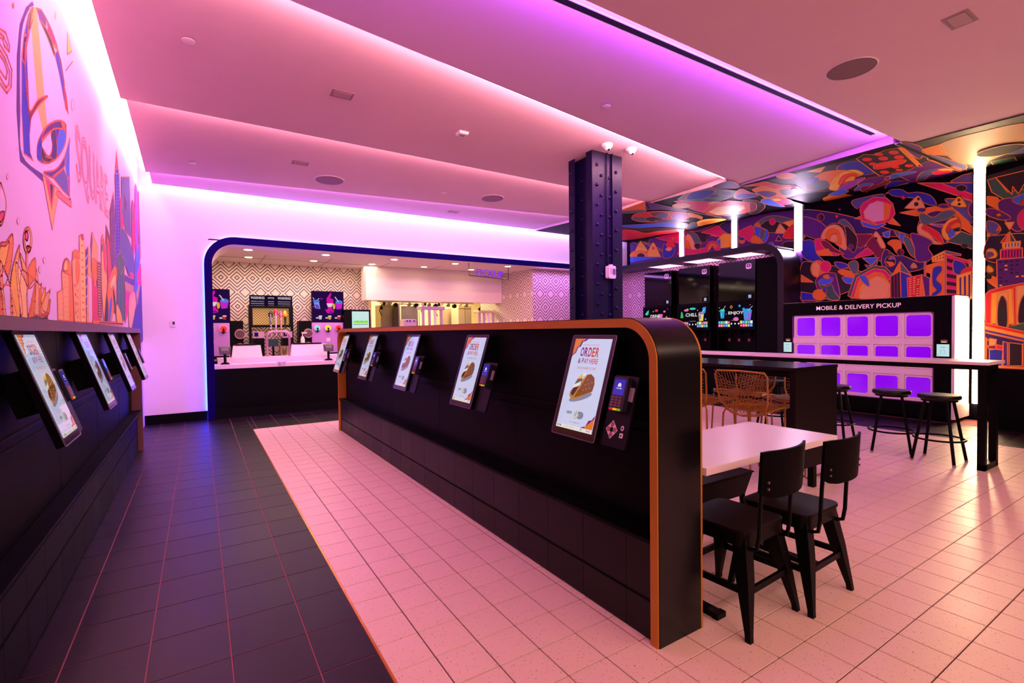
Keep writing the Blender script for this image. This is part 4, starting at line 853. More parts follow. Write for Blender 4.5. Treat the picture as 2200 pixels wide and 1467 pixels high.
right_spec = '''
@1300 330 5
P pn 270,930 500,870 1030,700 2120,600 2120,1250 270,1250
M p 470,870 700,825 835,830 820,965 600,925
K s 280,930 380,900 480,890 460,960 400,975 320,960
M s 1030,845 1210,775 1310,850 1220,890
K s 880,830 1020,830 1180,760 1290,735 1370,740 1260,880 1150,870 1060,960 960,880
M p 1030,845 1210,772 1300,850 1225,890
N s 1230,770 1370,725 1370,850 1300,850
T s 870,830 930,835 985,870 1020,930 1030,980 960,975 900,890
C s 865,885 905,870 950,940 975,1020 930,1030 900,960 865,960
O s 865,940 890,930 910,1000 905,1040 865,1020
M s 800,1040 860,1010 960,1030 1090,1010 1090,1060 800,1090
K s 960,975 1000,960 1030,990 1000,1030 965,1010
Y p 1205,925 1270,860 1372,870 1375,1000 1240,1015
L p 1195,940 1240,910 1240,1010 1215,1005
M s 1080,1020 1105,955 1170,940 1225,985 1235,1040 1180,1030 1150,1000 1110,1050
O s 1105,1020 1130,970 1175,965 1205,1000 1180,1010 1150,985 1130,1030
T p 400,945 470,960 665,1060 560,1040
Y s 382,938 400,960 455,1040 440,1050 330,1050 325,1040 370,950
Y s 518,958 535,975 595,1100 585,1112 445,1105 440,1090 505,965
O s 278,1110 290,1060 350,1040 430,1050 450,1112
K e 385,1100 42,32
L pn 270,1108 620,1108 270,1170
M e 518,1015 12,13
B s 622,990 650,972 740,1000 745,1060 700,1115 625,1115
R s 660,990 672,950 700,938 725,955 752,985 735,1000 690,1010
C s 650,1030 680,1005 720,1020 690,1045
C e 395,1000 4,5
C e 368,998 4,5
O e 730,912 15,17
N e 1105,905 16,18
K s 1560,850 1640,730 1780,705 1990,760 2030,850 1900,850 1750,850 1600,880
T s 1615,760 1720,682 1850,668 2020,712 2035,790 1900,745 1750,715 1640,790
M p 1430,835 1565,770 1605,800 1592,965 1440,885
M e 1798,730 34,36
O s 1600,790 1625,740 1655,745 1675,800 1640,800
L s 1600,790 1640,785 1740,820 1755,890 1700,965 1640,920
T s 1675,810 1720,825 1710,890 1680,930 1660,900
O s 1565,930 1590,888 1640,895 1695,950 1680,968 1600,960
C s 1880,752 1895,765 1952,845 1940,856 1840,858 1830,848 1868,760
Y p 1915,738 2110,690 2110,800 1985,790
R s 1912,900 1995,775 2060,770 2140,880 2130,905
K p 1865,880 1902,936 1832,936
L s 1760,960 1800,950 1810,990 1740,985
O e 1470,930 35,36
B pn 1437,930 1505,930 1490,905 1470,895 1448,905
K s 1905,985 1935,945 2040,948 2040,1050 1950,1010
@1640 260 3.668
N s 300,700 640,740 960,840 1150,905 800,900 500,830 300,820
L p 960,575 1000,545 1000,560
P s 300,760 420,780 500,850 440,930 330,900 300,880
S s 695,632 800,600 925,575 958,590 958,660 860,610 770,670 735,690
L p 765,785 880,822 945,800 965,815 890,852 785,828
O p 1005,750 1082,826 985,806
O p 718,768 765,748 768,775
M p 758,700 780,650 870,598 970,605 1020,650 1038,730 1000,790 905,815 780,785
W p 790,715 835,655 900,628 955,640 960,780 870,797 800,765
O p 950,640 1008,662 988,762 952,785
W ln 885,742 888,632
W ln 885,742 955,690
W ln 885,742 905,797
W ln 885,742 800,720
K e 452,758 28,28
D pn 452,730 452,786 435,783 424,758 435,735
M e 578,750 13,13
B e 601,698 10,11
B s 985,560 1010,540 1090,540 1140,566 1220,560 1310,582 1352,625 1360,665 1290,655 1200,610 1090,600 1020,588
M p 1212,487 1392,487 1655,578 1655,632 1440,560 1300,515
B p 1392,487 1655,487 1655,578
S p 1475,475 1570,425 1655,405 1655,487 1500,487
K e 1560,528 42,26
S s 1440,612 1655,640 1655,805 1560,742 1480,672
O p 1072,722 1230,692 1400,668 1470,676 1540,722 1655,842 1655,895 1540,832 1440,722 1200,748
P s 1370,670 1425,652 1470,676 1420,690
N e 1385,838 168,132
T s 1228,745 1265,728 1340,757 1420,708 1490,704 1512,728 1460,770 1380,790 1300,812 1250,812
C s 1216,828 1250,808 1300,865 1350,940 1410,970 1330,966 1258,930 1220,885
R s 1268,822 1340,850 1390,890 1420,966 1350,925 1300,880 1250,850
L p 1300,812 1430,812 1395,836
Y s 1412,905 1412,840 1460,780 1530,758 1552,800 1552,870 1510,925 1452,940
R s 1440,850 1470,800 1535,775 1552,820 1490,850 1450,880
O s 1470,850 1500,810 1548,800 1550,840 1500,860
L s 1455,880 1480,850 1512,862 1508,905 1470,925
K s 1500,850 1545,838 1545,865 1512,868
G p 1442,950 1562,868 1655,905 1645,1010 1540,972
K e 1585,985 22,16
P e 1655,700 42,60
C s 1225,588 1235,600 1272,680 1262,690 1130,688 1120,678 1212,592
K e 1205,655 14,13
K e 1222,614 7,8
Y s 1548,590 1560,602 1602,670 1590,680 1482,664 1476,654 1534,596
K e 1543,655 8,7
E e 1541,622 8,9
M e 1102,600 17,17
B e 1245,700 27,14
P s 640,890 740,900 860,890 905,950 810,960 790,1060 650,1085 600,1000
D s 715,900 780,890 860,900 820,960 760,1000 720,960
T s 592,792 640,775 700,830 722,880 690,895 660,870 620,840
K s 640,840 665,830 715,880 742,935 722,1030 680,1015 655,980 650,900
K s 497,842 530,812 590,806 640,840 655,960 640,900 600,840 550,830
C s 455,930 475,865 530,822 590,822 632,870 655,1010 600,990 520,930
O s 490,920 502,868 550,845 600,875 615,975 560,960
C s 525,940 535,900 560,890 578,900 582,950 550,955
P e 690,990 18,22
M s 388,965 420,928 480,935 520,990 600,1055 500,1058 420,1045 392,1005
D s 450,950 500,945 560,1000 640,1050 560,1040 490,1010
O p 370,1038 510,1006 548,1060 450,1060
B s 298,960 350,936 400,950 420,1040 480,1110 380,1105 310,1065
M s 720,1075 830,995 870,1010 860,1050 800,1065
D s 810,975 880,905 950,1000 955,1090 905,1100 860,1030
C s 870,905 895,874 962,985 930,1000 900,950
K e 887,925 9,9
L p 780,1078 912,1075 850,1138
T s 800,1130 850,1138 900,1090 880,1160 830,1160
L p 940,880 1000,862 992,920 955,915
T s 1030,870 1060,868 1110,930 1150,960 1130,985 1080,935
L s 1075,885 1120,895 1110,960 1080,940
T s 1100,920 1150,920 1190,1000 1220,1060 1200,1080 1150,1040
O s 978,962 1020,935 1082,950 1082,1038 1050,1040 1015,990
P s 1160,890 1240,900 1330,950 1300,1000 1335,1070 1260,1120 1200,1090 1190,1000
N s 960,1010 1040,1060 1100,1060 1220,1110 1280,1110 1240,1170 1000,1200 930,1120
K e 1000,1105 42,42
O pn 960,1105 1000,1147 1035,1130 1020,1110
K e 1080,1035 28,27
D pn 1080,1008 1080,1062 1105,1050 1108,1025
E e 992,1042 9,9
L p 985,1085 1020,1060 1040,1085 1000,1090
K s 300,1130 420,1120 600,1150 800,1200 760,1300 500,1400 300,1415
O p 298,1210 395,1270 298,1268
B p 298,1345 400,1362 425,1412 298,1415
O e 432,1165 60,68
M e 490,1148 44,46
C pn 380,1130 420,1110 445,1150 430,1230 390,1210
P s 412,1258 470,1200 560,1198 578,1235 602,1400 500,1402 440,1345
G s 440,1290 500,1300 540,1290 560,1340 600,1402 520,1405 470,1330
L s 430,1275 455,1245 500,1232 548,1238 535,1272 470,1292
O s 470,1220 510,1210 520,1240 490,1240
O e 440,1368 52,42
B s 470,1310 490,1315 500,1350 470,1345
R ln 455,1145 462,1240
O s 588,1182 640,1172 735,1205 700,1232 620,1212
T s 670,1125 720,1098 750,1130 740,1200 700,1195
B s 560,1112 640,1120 670,1150 600,1165
L s 620,1230 700,1235 740,1270 660,1280
G p 665,1375 722,1215 870,1138 962,1148 1015,1205 990,1240 880,1180 760,1235 700,1400
M p 690,1385 738,1232 872,1162 955,1172 1005,1225 985,1260 880,1205 775,1255 720,1400
O p 712,1392 755,1252 878,1190 940,1200 990,1262 870,1240 790,1275 742,1400
Y s 750,1370 770,1300 860,1230 930,1225 1000,1290 985,1395 760,1400
C p 752,1372 812,1272 900,1218 1002,1292 975,1396 760,1400
L s 752,1218 800,1218 825,1250 835,1302 800,1285 770,1250
E ln 878,1345 885,1230
E ln 878,1345 1000,1295
E ln 878,1345 968,1396
E ln 878,1345 755,1360
E ln 878,1345 812,1275
D p 1000,1225 1080,1182 1085,1395 1000,1395
B p 1080,1182 1167,1222 1165,1395 1085,1395
T p 1078,1103 1168,1215 1080,1182
O p 1078,1103 1080,1182 1018,1212
'''+rows('K', 1, 1012,1222, 1024,1216, 1028,1395, 1014,1395, 1.)+rows('K', 1, 1036,1208, 1048,1202, 1052,1395, 1040,1395, 1.)+rows('K', 1, 1060,1196, 1070,1190, 1076,1395, 1066,1395, 1.)+'''
R p 1133,1235 1245,1210 1228,1390 1140,1392
'''+grid('Q', 3, 9, 1140,1240, 1240,1218, 1224,1385, 1146,1388, .62, .42, .9)+'''
O p 1245,1210 1275,1390 1228,1390
P p 1247,1208 1312,1238 1312,1388 1275,1390
E s 1183,1116 1213,1154 1160,1156
O p 1283,1140 1432,1095 1432,1380 1318,1390 1318,1200 1285,1190
B s 1352,1150 1400,1142 1408,1180 1365,1245 1405,1290 1402,1345 1340,1385 1330,1360 1362,1330 1332,1290 1330,1190
Y p 1328,1072 1432,1020 1432,1095 1332,1112
'''+grid('D', 4, 2, 1335,1078, 1428,1032, 1428,1085, 1335,1105, .45, .45)+'''
S p 1432,1020 1558,1048 1556,1062 1432,1045
M p 1442,1050 1640,1105 1640,1385 1442,1385
'''+rows('K', 5, 1442,1078, 1640,1132, 1640,1400, 1442,1385, .48)+'''
B s 1500,1100 1560,1110 1600,1150 1560,1210 1500,1190
S p 1428,1045 1442,1045 1440,1385 1426,1385
S p 1267,1108 1281,1108 1282,1222 1269,1222
S p 1621,1090 1635,1090 1635,1150 1622,1150
R s 1558,1202 1580,1165 1640,1150 1640,1195
Y p 1524,1218 1640,1182 1640,1400 1524,1385
'''+rows('P', 1, 1545,1235, 1560,1230, 1560,1390, 1547,1388, 1.)+rows('P', 1, 1580,1225, 1596,1220, 1596,1392, 1582,1390, 1.)+rows('P', 1, 1615,1212, 1630,1208, 1630,1395, 1618,1392, 1.)+'''
K pn 1765,430 2200,300 2200,1500 1765,1500
G p 1765,465 1830,445 1925,560 2054,535 2100,560 2100,605 1900,618 1800,560
K p 1830,445 1960,580 1965,515 2010,575 2100,420 2100,380
O p 1764,592 1840,600 1948,738 1764,655
P s 1850,640 1960,605 2100,650 2100,790 1995,870 1880,745
L s 1958,620 2000,590 2100,570 2100,660 2010,655
R s 2030,630 2060,620 2070,650 2035,655
P s 1764,690 1850,700 1950,760 1880,780 1764,740
S s 1764,790 1830,800 1872,850 1832,895 1764,870
R p 1858,832 1875,860 1835,862
O e 1855,740 22,15
M s 2010,740 2060,690 2110,720 2110,860 2040,850 2005,800
Y p 1764,880 1835,936 1764,912
K s 1764,930 1850,900 2110,900 2110,1100 1764,1100
Y s 1764,1015 1810,1005 1842,1040 1835,1075 1764,1080
S s 1764,1040 1800,1035 1812,1060 1764,1078
O pn 1903,800 1978,795 1940,855
C p 1903,800 1978,795 1942,858
G p 1940,868 1992,950 1945,952
O p 1940,868 1945,952 1905,955
R p 1940,868 1905,955 1868,958
Y p 1883,958 2028,945 2022,1000 1886,1004
'''+rows('L', 1, 1905,965, 1915,964, 1915,995, 1905,996, 1.)+rows('L', 1, 1930,963, 1940,962, 1940,993, 1930,994, 1.)+rows('L', 1, 1955,960, 1965,959, 1965,991, 1955,992, 1.)+rows('L', 1, 1980,958, 1990,957, 1990,989, 1980,990, 1.)+rows('L', 1, 2003,956, 2012,955, 2012,988, 2003,988, 1.)+'''
M p 1868,1012 2042,998 2042,1080 1868,1088
'''+grid('N', 7, 1, 1875,1018, 2040,1005, 2040,1076, 1875,1080, .45, .9)+'''
P p 1838,1092 2110,1070 2110,1300 1845,1318
'''+grid('Y', 6, 7, 1845,1098, 2110,1078, 2110,1295, 1850,1312, .5, .38, .40, 3)+grid('K', 6, 7, 1845,1098, 2110,1078, 2110,1295, 1850,1312, .5, .38, .30, 8)+'''
O p 1764,1210 1842,1235 1842,1318 1764,1260
Y s 1764,1140 1800,1150 1815,1185 1764,1190
K e 1776,1227 20,16
@1680 620 4.2308
R p 1848,50 1890,15 2020,-20 2240,-60 2240,320 2180,330 1850,315
Y p 1905,45 2090,0 2110,320 1900,315
C p 1960,50 2055,25 2060,340 1945,325
K s 1962,335 1960,160 1985,90 2003,68 2030,95 2048,160 2045,345
D ln 2003,68 2000,340
D ln 1962,200 2046,205
D ln 1962,260 2046,268
D ln 1962,150 2046,150
R p 2100,-10 2125,-15 2130,330 2110,330
C p 2130,-20 2240,-40 2240,330 2135,335
K s 2150,310 2150,190 2170,110 2200,60 2240,60 2240,330
G s 2045,350 2120,330 2240,310 2240,400 2160,390 2090,370
R p 1843,312 2240,398 2240,425 1843,340
Y p 1843,340 2240,425 2240,458 1843,368
B p 1843,368 2240,458 2240,478 1843,392
O pn 1843,392 2240,478 2240,484 1843,396
N p 1843,400 2240,490 2240,705 1950,700 1870,700 1843,640
O p 1870,460 1945,465 1945,520 1905,515
C p 1888,450 1950,462 1940,520 1882,515
R p 1940,508 2008,520 2008,560 1945,548
D p 1870,520 1945,515 1945,550 1880,545
B p 1885,555 1945,550 2008,560 2000,700 1885,700
M p 1850,445 1862,445 1858,640 1848,640
P p 2010,480 2050,490 2050,700 2010,700
K p 2065,490 2185,505 2185,700 2065,700
P p 2190,500 2240,510 2240,705 2190,705
'''
mural('mural_print', wall_right, 'x', XR, -1, right_spec, .011, PM)
ceil_spec = '''
@1640 260 3.668
K pn -10,480 2100,-60 2100,420 -10,600
O e 180,433 78,24
Y p 343,399 487,357 450,406
B s 583,385 605,345 700,317 810,328 880,400 790,425 690,400
O s 395,455 470,405 560,388 650,388 600,420 540,500 480,480
Y s 520,535 545,465 630,400 720,383 785,410 760,432 700,418 640,440 605,500 585,545
R s 590,500 612,440 670,412 735,415 748,438 700,452 640,492
Y s 645,475 680,442 722,438 705,468
L s 328,480 390,448 440,448 425,475 370,500 340,512
T s 335,515 400,480 440,470 500,470 525,510 450,545 360,548
K p 733,298 790,262 880,265 960,228 1062,210 1218,347 1170,377 1080,397 980,412 915,432
'''+''.join('R en %d,%d %d,%d\n' % a for a in ((908,262,36,13),(1028,248,40,16),(818,303,38,14),(945,295,40,16),(1070,286,40,16),(862,338,30,13),(1150,352,36,12),(1040,362,34,11),(955,402,36,12),(1070,385,30,9)))+'''
R s 868,362 890,338 1000,315 1105,303 1122,318 1080,342 960,372 885,380
R l 1045,322 900,350 890,362 1060,335
O p 1062,210 1108,212 1252,357 1222,362
P s 1220,347 1310,315 1430,332 1610,395 1400,450 1280,478 1180,480 1080,440 1010,420 1130,395
P s 1100,170 1215,190 1255,230 1230,300 1110,215
L s 955,458 1010,422 1130,400 1207,402 1100,432 1005,458
P s 755,475 900,436 1000,442 900,500 770,522
V s 600,520 740,455 800,450 700,520 620,550
L s 715,545 775,497 862,490 825,530 760,548
D s 770,520 900,500 960,470 1000,480 880,530 790,560
O s 470,610 590,570 720,585 830,560 700,620 540,645
L s 512,582 600,542 672,552 600,585
B s 1000,480 1120,470 1220,490 1060,530 960,540
E p 1035,515 1130,485 1165,500 1040,528
S s 1205,470 1250,402 1340,380 1470,368 1410,400 1310,428 1265,468
M s 1335,402 1420,388 1490,398 1370,425
Y s 1375,385 1430,375 1500,385 1420,392
R s -10,480 120,500 250,508 300,560 160,605 -10,590
O s 20,570 150,520 260,540 200,600 60,610
M s 0,610 140,600 240,640 160,660 0,650
O p 1253,222 1400,180 1455,272 1290,262
E s 1400,180 1700,90 2100,20 2100,200 1900,265 1720,330 1560,335 1455,272
S s 1290,260 1450,300 1600,350 1560,390 1420,350
V p 1340,300 1560,375 1560,385 1330,310
D p 1300,288 1560,392 1550,400 1290,300
G p 1790,320 1978,282 2028,360 1850,392
O s 1700,380 1860,390 2100,330 2100,360 1800,425
S s 1850,240 2000,200 2100,190 2100,240 1950,260
@1300 330 5
P s 1140,360 1330,292 1440,350 1400,370 1250,375
R p 1485,350 1700,300 1850,325 1760,345 1580,350
O s 1580,385 1700,350 1860,395 1870,440 1740,485 1660,440
T s 1860,400 1990,385 2060,420 1930,450
P s 1620,420 1740,400 1850,430 1750,470
Y e 1840,495 50,16
L s 1670,520 1760,480 1850,530 1930,570 1800,560
K s 1480,505 1620,500 1720,560 1640,640 1550,640
T p 778,490 862,430 1110,368 1505,408 1240,512 1110,528 900,512
B s 868,482 920,420 1050,394 1175,396 1150,440 1050,482 930,492
N en 1310,425 52,16
N en 1170,455 56,15
N en 1120,500 62,13
M s 1385,470 1450,378 1560,415 1640,440 1500,480
B s 1400,458 1465,430 1655,440 1560,478 1440,490
M p 740,512 800,500 1240,528 1340,520 1110,645 1000,622 890,580
C e 818,560 96,29
M ln 925,585 1005,545 1100,575 925,585
C p 1100,540 1150,512 1245,520 1180,552
R p 1055,625 1140,545 1320,502 1500,518 1612,532 1620,590 1500,640 1300,668 1110,655
Q p 1108,628 1200,575 1310,558 1490,558 1505,590 1400,640 1200,660
D s 1550,525 1615,535 1622,600 1560,620
O p 165,608 432,513 472,590 420,612 170,615
T s 165,615 420,602 400,632 170,640
P p 430,513 640,560 900,612 860,625 620,600 430,600
R s 285,690 330,645 500,620 700,618 900,640 915,680 820,720 600,735 400,735 310,715
D s 480,640 600,625 690,645 660,680 560,690
T s 290,690 360,680 480,688 450,722 330,716
S s 540,680 620,640 685,650 650,690
K e 528,705 96,26
V e 790,680 82,36
O s 900,632 1035,672 1035,705 985,690 920,680
Y s 975,745 1040,712 1160,698 1300,705 1190,740 1090,762 1000,782
O s 1020,745 1080,722 1200,718 1120,745 1050,762
T s 870,800 930,740 980,735 990,790 930,815
L s 165,770 400,755 620,740 870,745 850,800 600,785 350,800 170,785
P s 540,715 760,705 900,715 830,735 620,738
K s 165,800 350,810 600,800 850,818 600,830 300,830
R s 165,830 300,822 430,850 600,830 830,825 830,850 600,870 420,905 165,925
'''
mural('mural_print', ceiling, 'z', ZC, -1, ceil_spec, .013, PM, step=.0001)
left_spec = '''
@0 0 2.935
P pn 205,8 165,45 126,150 108,350 106,700 128,1015 452,1306 447,1250 143,982 128,700 128,350 143,170 178,70 215,35
Z sn 215,35 178,70 143,170 128,350 128,700 143,982 300,1120 447,1250 441,1000 440,900 432,720 415,500 390,320 350,180 310,100 260,45
C pn 186,45 232,45 305,880 280,860 240,700
B p 178,95 205,50 190,180 168,300 172,420 185,700 196,745 186,850 190,960 208,1012 150,968 136,700 136,400 150,230
G p 186,80 206,50 190,180 172,215
N p 150,230 172,215 165,300 160,420 137,360
Y p 200,60 208,45 208,120 190,180
P p 230,52 262,62 296,120 288,175 250,122
M p 296,120 330,195 362,290 362,304 345,298 300,195
K p 247,120 288,172 325,250 350,345 340,350 300,240
O p 345,270 362,300 360,310 346,300
B p 345,345 365,312 402,520 414,690 376,480
N p 365,312 385,380 410,540 402,520
R p 402,520 420,610 432,722 412,680
D s 163,240 160,400 172,560 188,700 240,630 300,606 252,655 210,715 188,750 172,640 160,500 155,350
B s 233,970 243,885 290,800 350,762 400,768 418,820 408,915 355,1000 290,1030 245,1012
P s 258,892 290,805 350,764 405,770 414,808 345,812 290,850
O p 385,775 405,770 416,830 400,815
Z s 263,900 318,832 332,860 326,950 305,985 278,950
N s 322,840 350,818 358,980 335,1010 300,1028 285,990 315,985 330,930
L s 378,820 414,825 406,915 366,985 360,900
K s 262,925 290,985 330,1000 305,1030 265,1000
P s 275,1086 350,1068 405,990 440,870 432,960 400,1060 360,1100 330,1120
S p 330,1116 400,1058 420,1110 441,1246 400,1205
L p 405,1005 438,880 438,1100 425,1140 412,1050
V p 425,1140 440,1100 441,1246 430,1200
C p 268,1102 330,1446 372,1195
M p 285,1118 326,1320 345,1172
K p 312,1150 326,1300 336,1165
F p 360,1200 452,1272 450,1306 350,1225
Z s 0,1165 20,1195 38,1265 36,1330 20,1395 0,1405
O sl 0,1165 20,1195 38,1265 36,1330 20,1395 0,1405
M s 0,1345 26,1335 20,1380 0,1398
Y p 426,205 452,322 426,342
O en 84,35 6,20
Y en 352,97 5,26
F en 458,660 9,38
Z en 458,660 7,34
F en 50,1113 8,20
Z en 50,1113 6,16
F en 117,1393 8,23
Z en 117,1393 6,19
O l 0,182 38,205 62,285 58,325 30,290 20,245 0,235
O l 0,345 30,390 48,450 40,500 0,440
O l 0,275 45,350 76,440 72,545 45,585 0,520
O l 0,205 24,228 48,285 50,305
O l 0,310 35,370 62,450 58,530 40,552 0,482
D l 416,445 458,388
R p 735,942 746,1065 726,1065
B p 727,1066 748,1066 750,1345 732,1345
@0 380 4.315
O s 0,645 60,602 116,533 118,700 85,900 40,1010 0,1010
Y s 0,660 50,640 85,600 60,760 20,900 0,900
Z p 0,1000 90,1000 160,1300 0,1300
Z s 195,900 260,900 430,1080 440,1290 200,1300
C s 0,800 45,880 90,1010 118,1300 30,1300
Z s 20,850 60,900 90,1010 112,1298 60,1298
Y s 108,900 140,760 182,633 172,760 165,900 190,1060 205,1302 108,1300 98,1050
Q s 148,795 205,900 250,1040 256,1308 205,1304 165,1050
O s 0,1040 20,1100 30,1298 0,1298
C s 186,712 232,810 262,930 260,1010 235,960
O s 252,890 326,752 326,965 262,1030
Z s 248,1075 290,985 332,960 305,1150 262,1300 250,1200
O s 262,1302 300,1100 332,990 322,1262 290,1305
C s 333,848 358,1000 362,1285 312,1292 330,1050
O s 385,988 362,1100 366,1284 420,1292 445,1262 400,1240 382,1150
Y s 420,1025 380,1128 386,1185 415,1112
C s 452,1060 382,1192 388,1270 432,1250 452,1130
O s 466,1135 430,1250 405,1292 445,1282 462,1210
K s 298,1312 330,1282 400,1290 432,1296 432,1326 300,1318
K pn 186,1255 205,1304 178,1302
C e 258,585 40,120
Z e 256,580 26,88
M s 232,520 248,505 262,540 252,590 234,570
R s 248,650 262,640 284,655 275,690 255,695
C p 245,705 259,705 256,892 246,892
F en 172,408 12,33
Z en 172,408 9,28
F en 412,773 11,28
Z en 412,773 8,23
F en 370,858 11,35
Z en 370,858 8,30
F en 471,1052 8,22
Z en 471,1052 6,18
C p 533,1072 586,1038 592,1332 540,1326
'''+rows('O', 5, 534,1100, 586,1070, 590,1320, 540,1325, .08)+'''
C p 573,872 642,892 646,1336 590,1332
'''+grid('O', 2, 9, 582,900, 640,915, 644,1320, 596,1320, .5, .18, .8, 5)+'''
O s 587,870 590,795 618,755 650,800 662,905 640,908
Q s 592,865 596,800 618,765 625,860
O p 640,905 668,908 682,1342 646,1338
O p 674,700 700,673 742,700 746,752 702,735 676,765
C p 668,772 702,740 748,765 750,1345 692,1342
O s 705,750 735,830 730,960 705,950
'''+grid('M', 1, 6, 680,800, 700,800, 712,1300, 700,1300, .7, .35, .9, 2)+grid('O', 1, 6, 700,960, 730,965, 738,1330, 710,1330, .6, .3)+'''
Q p 735,545 776,562 796,800 798,1348 752,1346
M s 750,545 770,535 776,582 755,575
'''+grid('O', 1, 11, 745,600, 778,610, 794,1330, 756,1330, .6, .28)+'''
P p 790,682 816,645 822,1268 796,1268
'''+rows('Z', 6, 791,760, 817,710, 822,1250, 796,1290, .16)+'''
C p 816,648 852,930 858,1352 804,1348
Z p 820,900 850,940 856,1350 822,1348
C p 845,560 856,513 908,655 908,800 882,872 850,905
B p 842,640 852,520 858,580 850,720
O s 856,760 905,800 900,930 870,1000 856,900
M p 850,862 880,1000 905,1040 942,1352 862,1352
D p 896,780 942,802 944,1312 906,1300
'''+grid('C', 1, 20, 902,800, 938,815, 940,1300, 910,1290, .7, .35)+'''
O p 862,1330 1100,1345 1140,1360 862,1356
C p 940,572 956,533 986,652 990,1000 962,1352 942,1000
M p 945,590 958,560 980,660 984,900 965,860 952,640
T p 940,640 955,600 958,680 942,700
D p 984,440 1022,562 1036,905 1004,1010 984,700
M p 992,560 1010,600 1030,900 1008,990
P p 1020,320 1052,142 1064,310 1074,900 1034,955
V l 1030,320 1052,900
V l 1045,250 1064,880
B p 1066,-30 1106,-30 1118,480 1112,835 1058,855 1072,330
'''+grid('V', 2, 24, 1072,40, 1104,40, 1112,820, 1064,830, .5, .4)+'''
M p 1110,240 1128,180 1142,300 1146,480 1122,470
S s 1118,470 1160,500 1215,640 1245,780 1242,890 1200,925 1160,820 1120,900 1108,700
S p 1125,0 1200,0 1215,560 1170,500 1130,330
G p 1084,742 1116,688 1132,740 1152,762 1158,1332 1088,1332
S l 1100,760 1104,1320
S l 1125,750 1130,1320
S l 1142,770 1146,1320
O s 1000,1010 1062,828 1086,905 1062,1010 1075,1100 1035,1330 1000,1330
Q s 1020,1000 1062,900 1075,960 1050,1040
K s 990,1080 1004,1200 1000,1336 970,1336
L s 1025,1120 1040,1160 1020,1340 1005,1330
K s 1045,1000 1070,1130 1082,1250 1060,1240
P p 1154,905 1242,952 1236,1012 1154,966
E p 1156,970 1242,1018 1242,1062 1160,1052
M p 1160,1052 1232,1078 1200,1200 1162,1360
Y s 1080,1180 1120,1260 1130,1345 1085,1340
C s 1200,1120 1240,1060 1258,1150 1225,1380 1195,1370
M s 1222,225 1250,300 1256,600 1235,745 1222,500
V s 1250,120 1275,160 1280,600 1262,760
L s 1262,700 1300,640 1290,900 1262,1100 1245,1000
M s 1280,150 1306,280 1310,700 1290,700
N s 1292,380 1314,400 1314,720 1298,700
M s 1270,900 1312,800 1315,980 1280,1000
E s 1262,1100 1285,1010 1290,1120 1275,1180
R p 1205,880 1245,905 1240,940 1210,920
N s 1225,1390 1270,1180 1318,980 1330,1500 1240,1500
T s 1230,250 1240,300 1240,420 1228,400
P s 1150,160 1172,250 1165,330 1150,250
K p 920,1340 1142,1356 1142,1372 920,1358
'''
mural('mural_print', wall_left, 'x', XL, 1, left_spec, .010, PML, step=.00002)
def text_outline(g, body, h, width, at, ux, uz, lw, up):
    vs, fs = text_mesh(body, h, width); a = Vector(at); X_ = Vector(ux); Z_ = Vector(uz)
    ec = {}
    for f in fs:
        for i in range(len(f)): e = (f[i], f[(i+1) % len(f)]); k = tuple(sorted(e)); ec[k] = ec.get(k, 0)+1
    for (i, j), c in ec.items():
        if c > 1: continue
        p, q = a+X_*vs[i][0]+Z_*vs[i][2], a+X_*vs[j][0]+Z_*vs[j][2]; d = q-p
        if d.length < 1e-5: continue
        d.normalize(); s_ = Vector(up).cross(d)*lw/2; g.add([p-s_, q-s_, q+s_, p+s_], [(0, 1, 2, 3)])
pa = P(163, 302, 'x', XL+.004); pb = P(156+10, 385, 'x', XL+.004); pc = P(233, 455, 'x', XL+.004); pd = P(228, 395, 'x', XL+.004)
g = G(); yc = (pa[1]+pc[1])/2; zc = (pa[2]+pb[2]+pc[2]+pd[2])/4
text_outline(g, 'SQUARE', .50, pc[1]-pa[1], (XL+.004, yc, zc), (0, 1, 0), (0, 0, 1), .010, (1, 0, 0))
text_outline(g, 'SQUARE', .44, (pc[1]-pa[1])*.985, (XL+.0045, yc, zc), (0, 1, 0), (0, 0, 1), .006, (1, 0, 0))
g.obj('mural_lettering', mat('line_rose', (226, 120, 130), .6), wall_left, world=True)
print('SQUARE', pa, pb, pc, pd)
# ================================================================== service counter and kitchen behind it
def R(u0, v0, u1, v1, y):
    um, vm = (u0+u1)/2, (v0+v1)/2
    return P(u0, vm, 'y', y)[0], P(u1, vm, 'y', y)[0], P(um, v1, 'y', y)[2], P(um, v0, 'y', y)[2]
def RB(g, u0, v0, u1, v1, y, d):
    a, b, c, e = R(u0, v0, u1, v1, y); return g.box(a, b, y, y+d, c, e)
cpink = mat('counter_white', (236, 214, 224), .3)
t = thing('service_counter', 'long black front counter with white top below the purple portal', 'counter', (3.5, 9.9, 0))
q = G(); q.box(.20, 6.85, 9.60, 9.70, .0, .832); q.obj('front', black, t, world=True)
q = G(); q.box(.20, 6.85, 9.585, 9.60, .0, .15); q.obj('kick_board', blackm, t, world=True)
q = G(); q.box(.205, 6.85, 9.57, 9.97, .832, .90); q.obj('worktop', cpink, t, world=True, bevel=.003)
q = G(); q.box(.26, 6.85, 9.97, 10.03, .84, .99); q.box(.26, 6.85, 10.03, 10.45, .95, .99); q.obj('rear_shelf', cpink, t, world=True)
q = G(); q.box(.26, 6.85, 10.03, 10.45, .0, .95); q.obj('cabinet', black, t, world=True)
a, b, c, d = R(594, 777, 616, 786.5, 9.568)
s = thing('access_sign', 'small white wheelchair access sign on the counter edge', 'sign', ((a+b)/2, 9.57, (c+d)/2))
q = G(); q.box(a, b, 9.563, 9.57, c, d); q.obj('plate', mat('sign_white', (235, 215, 235), .4), s, world=True)
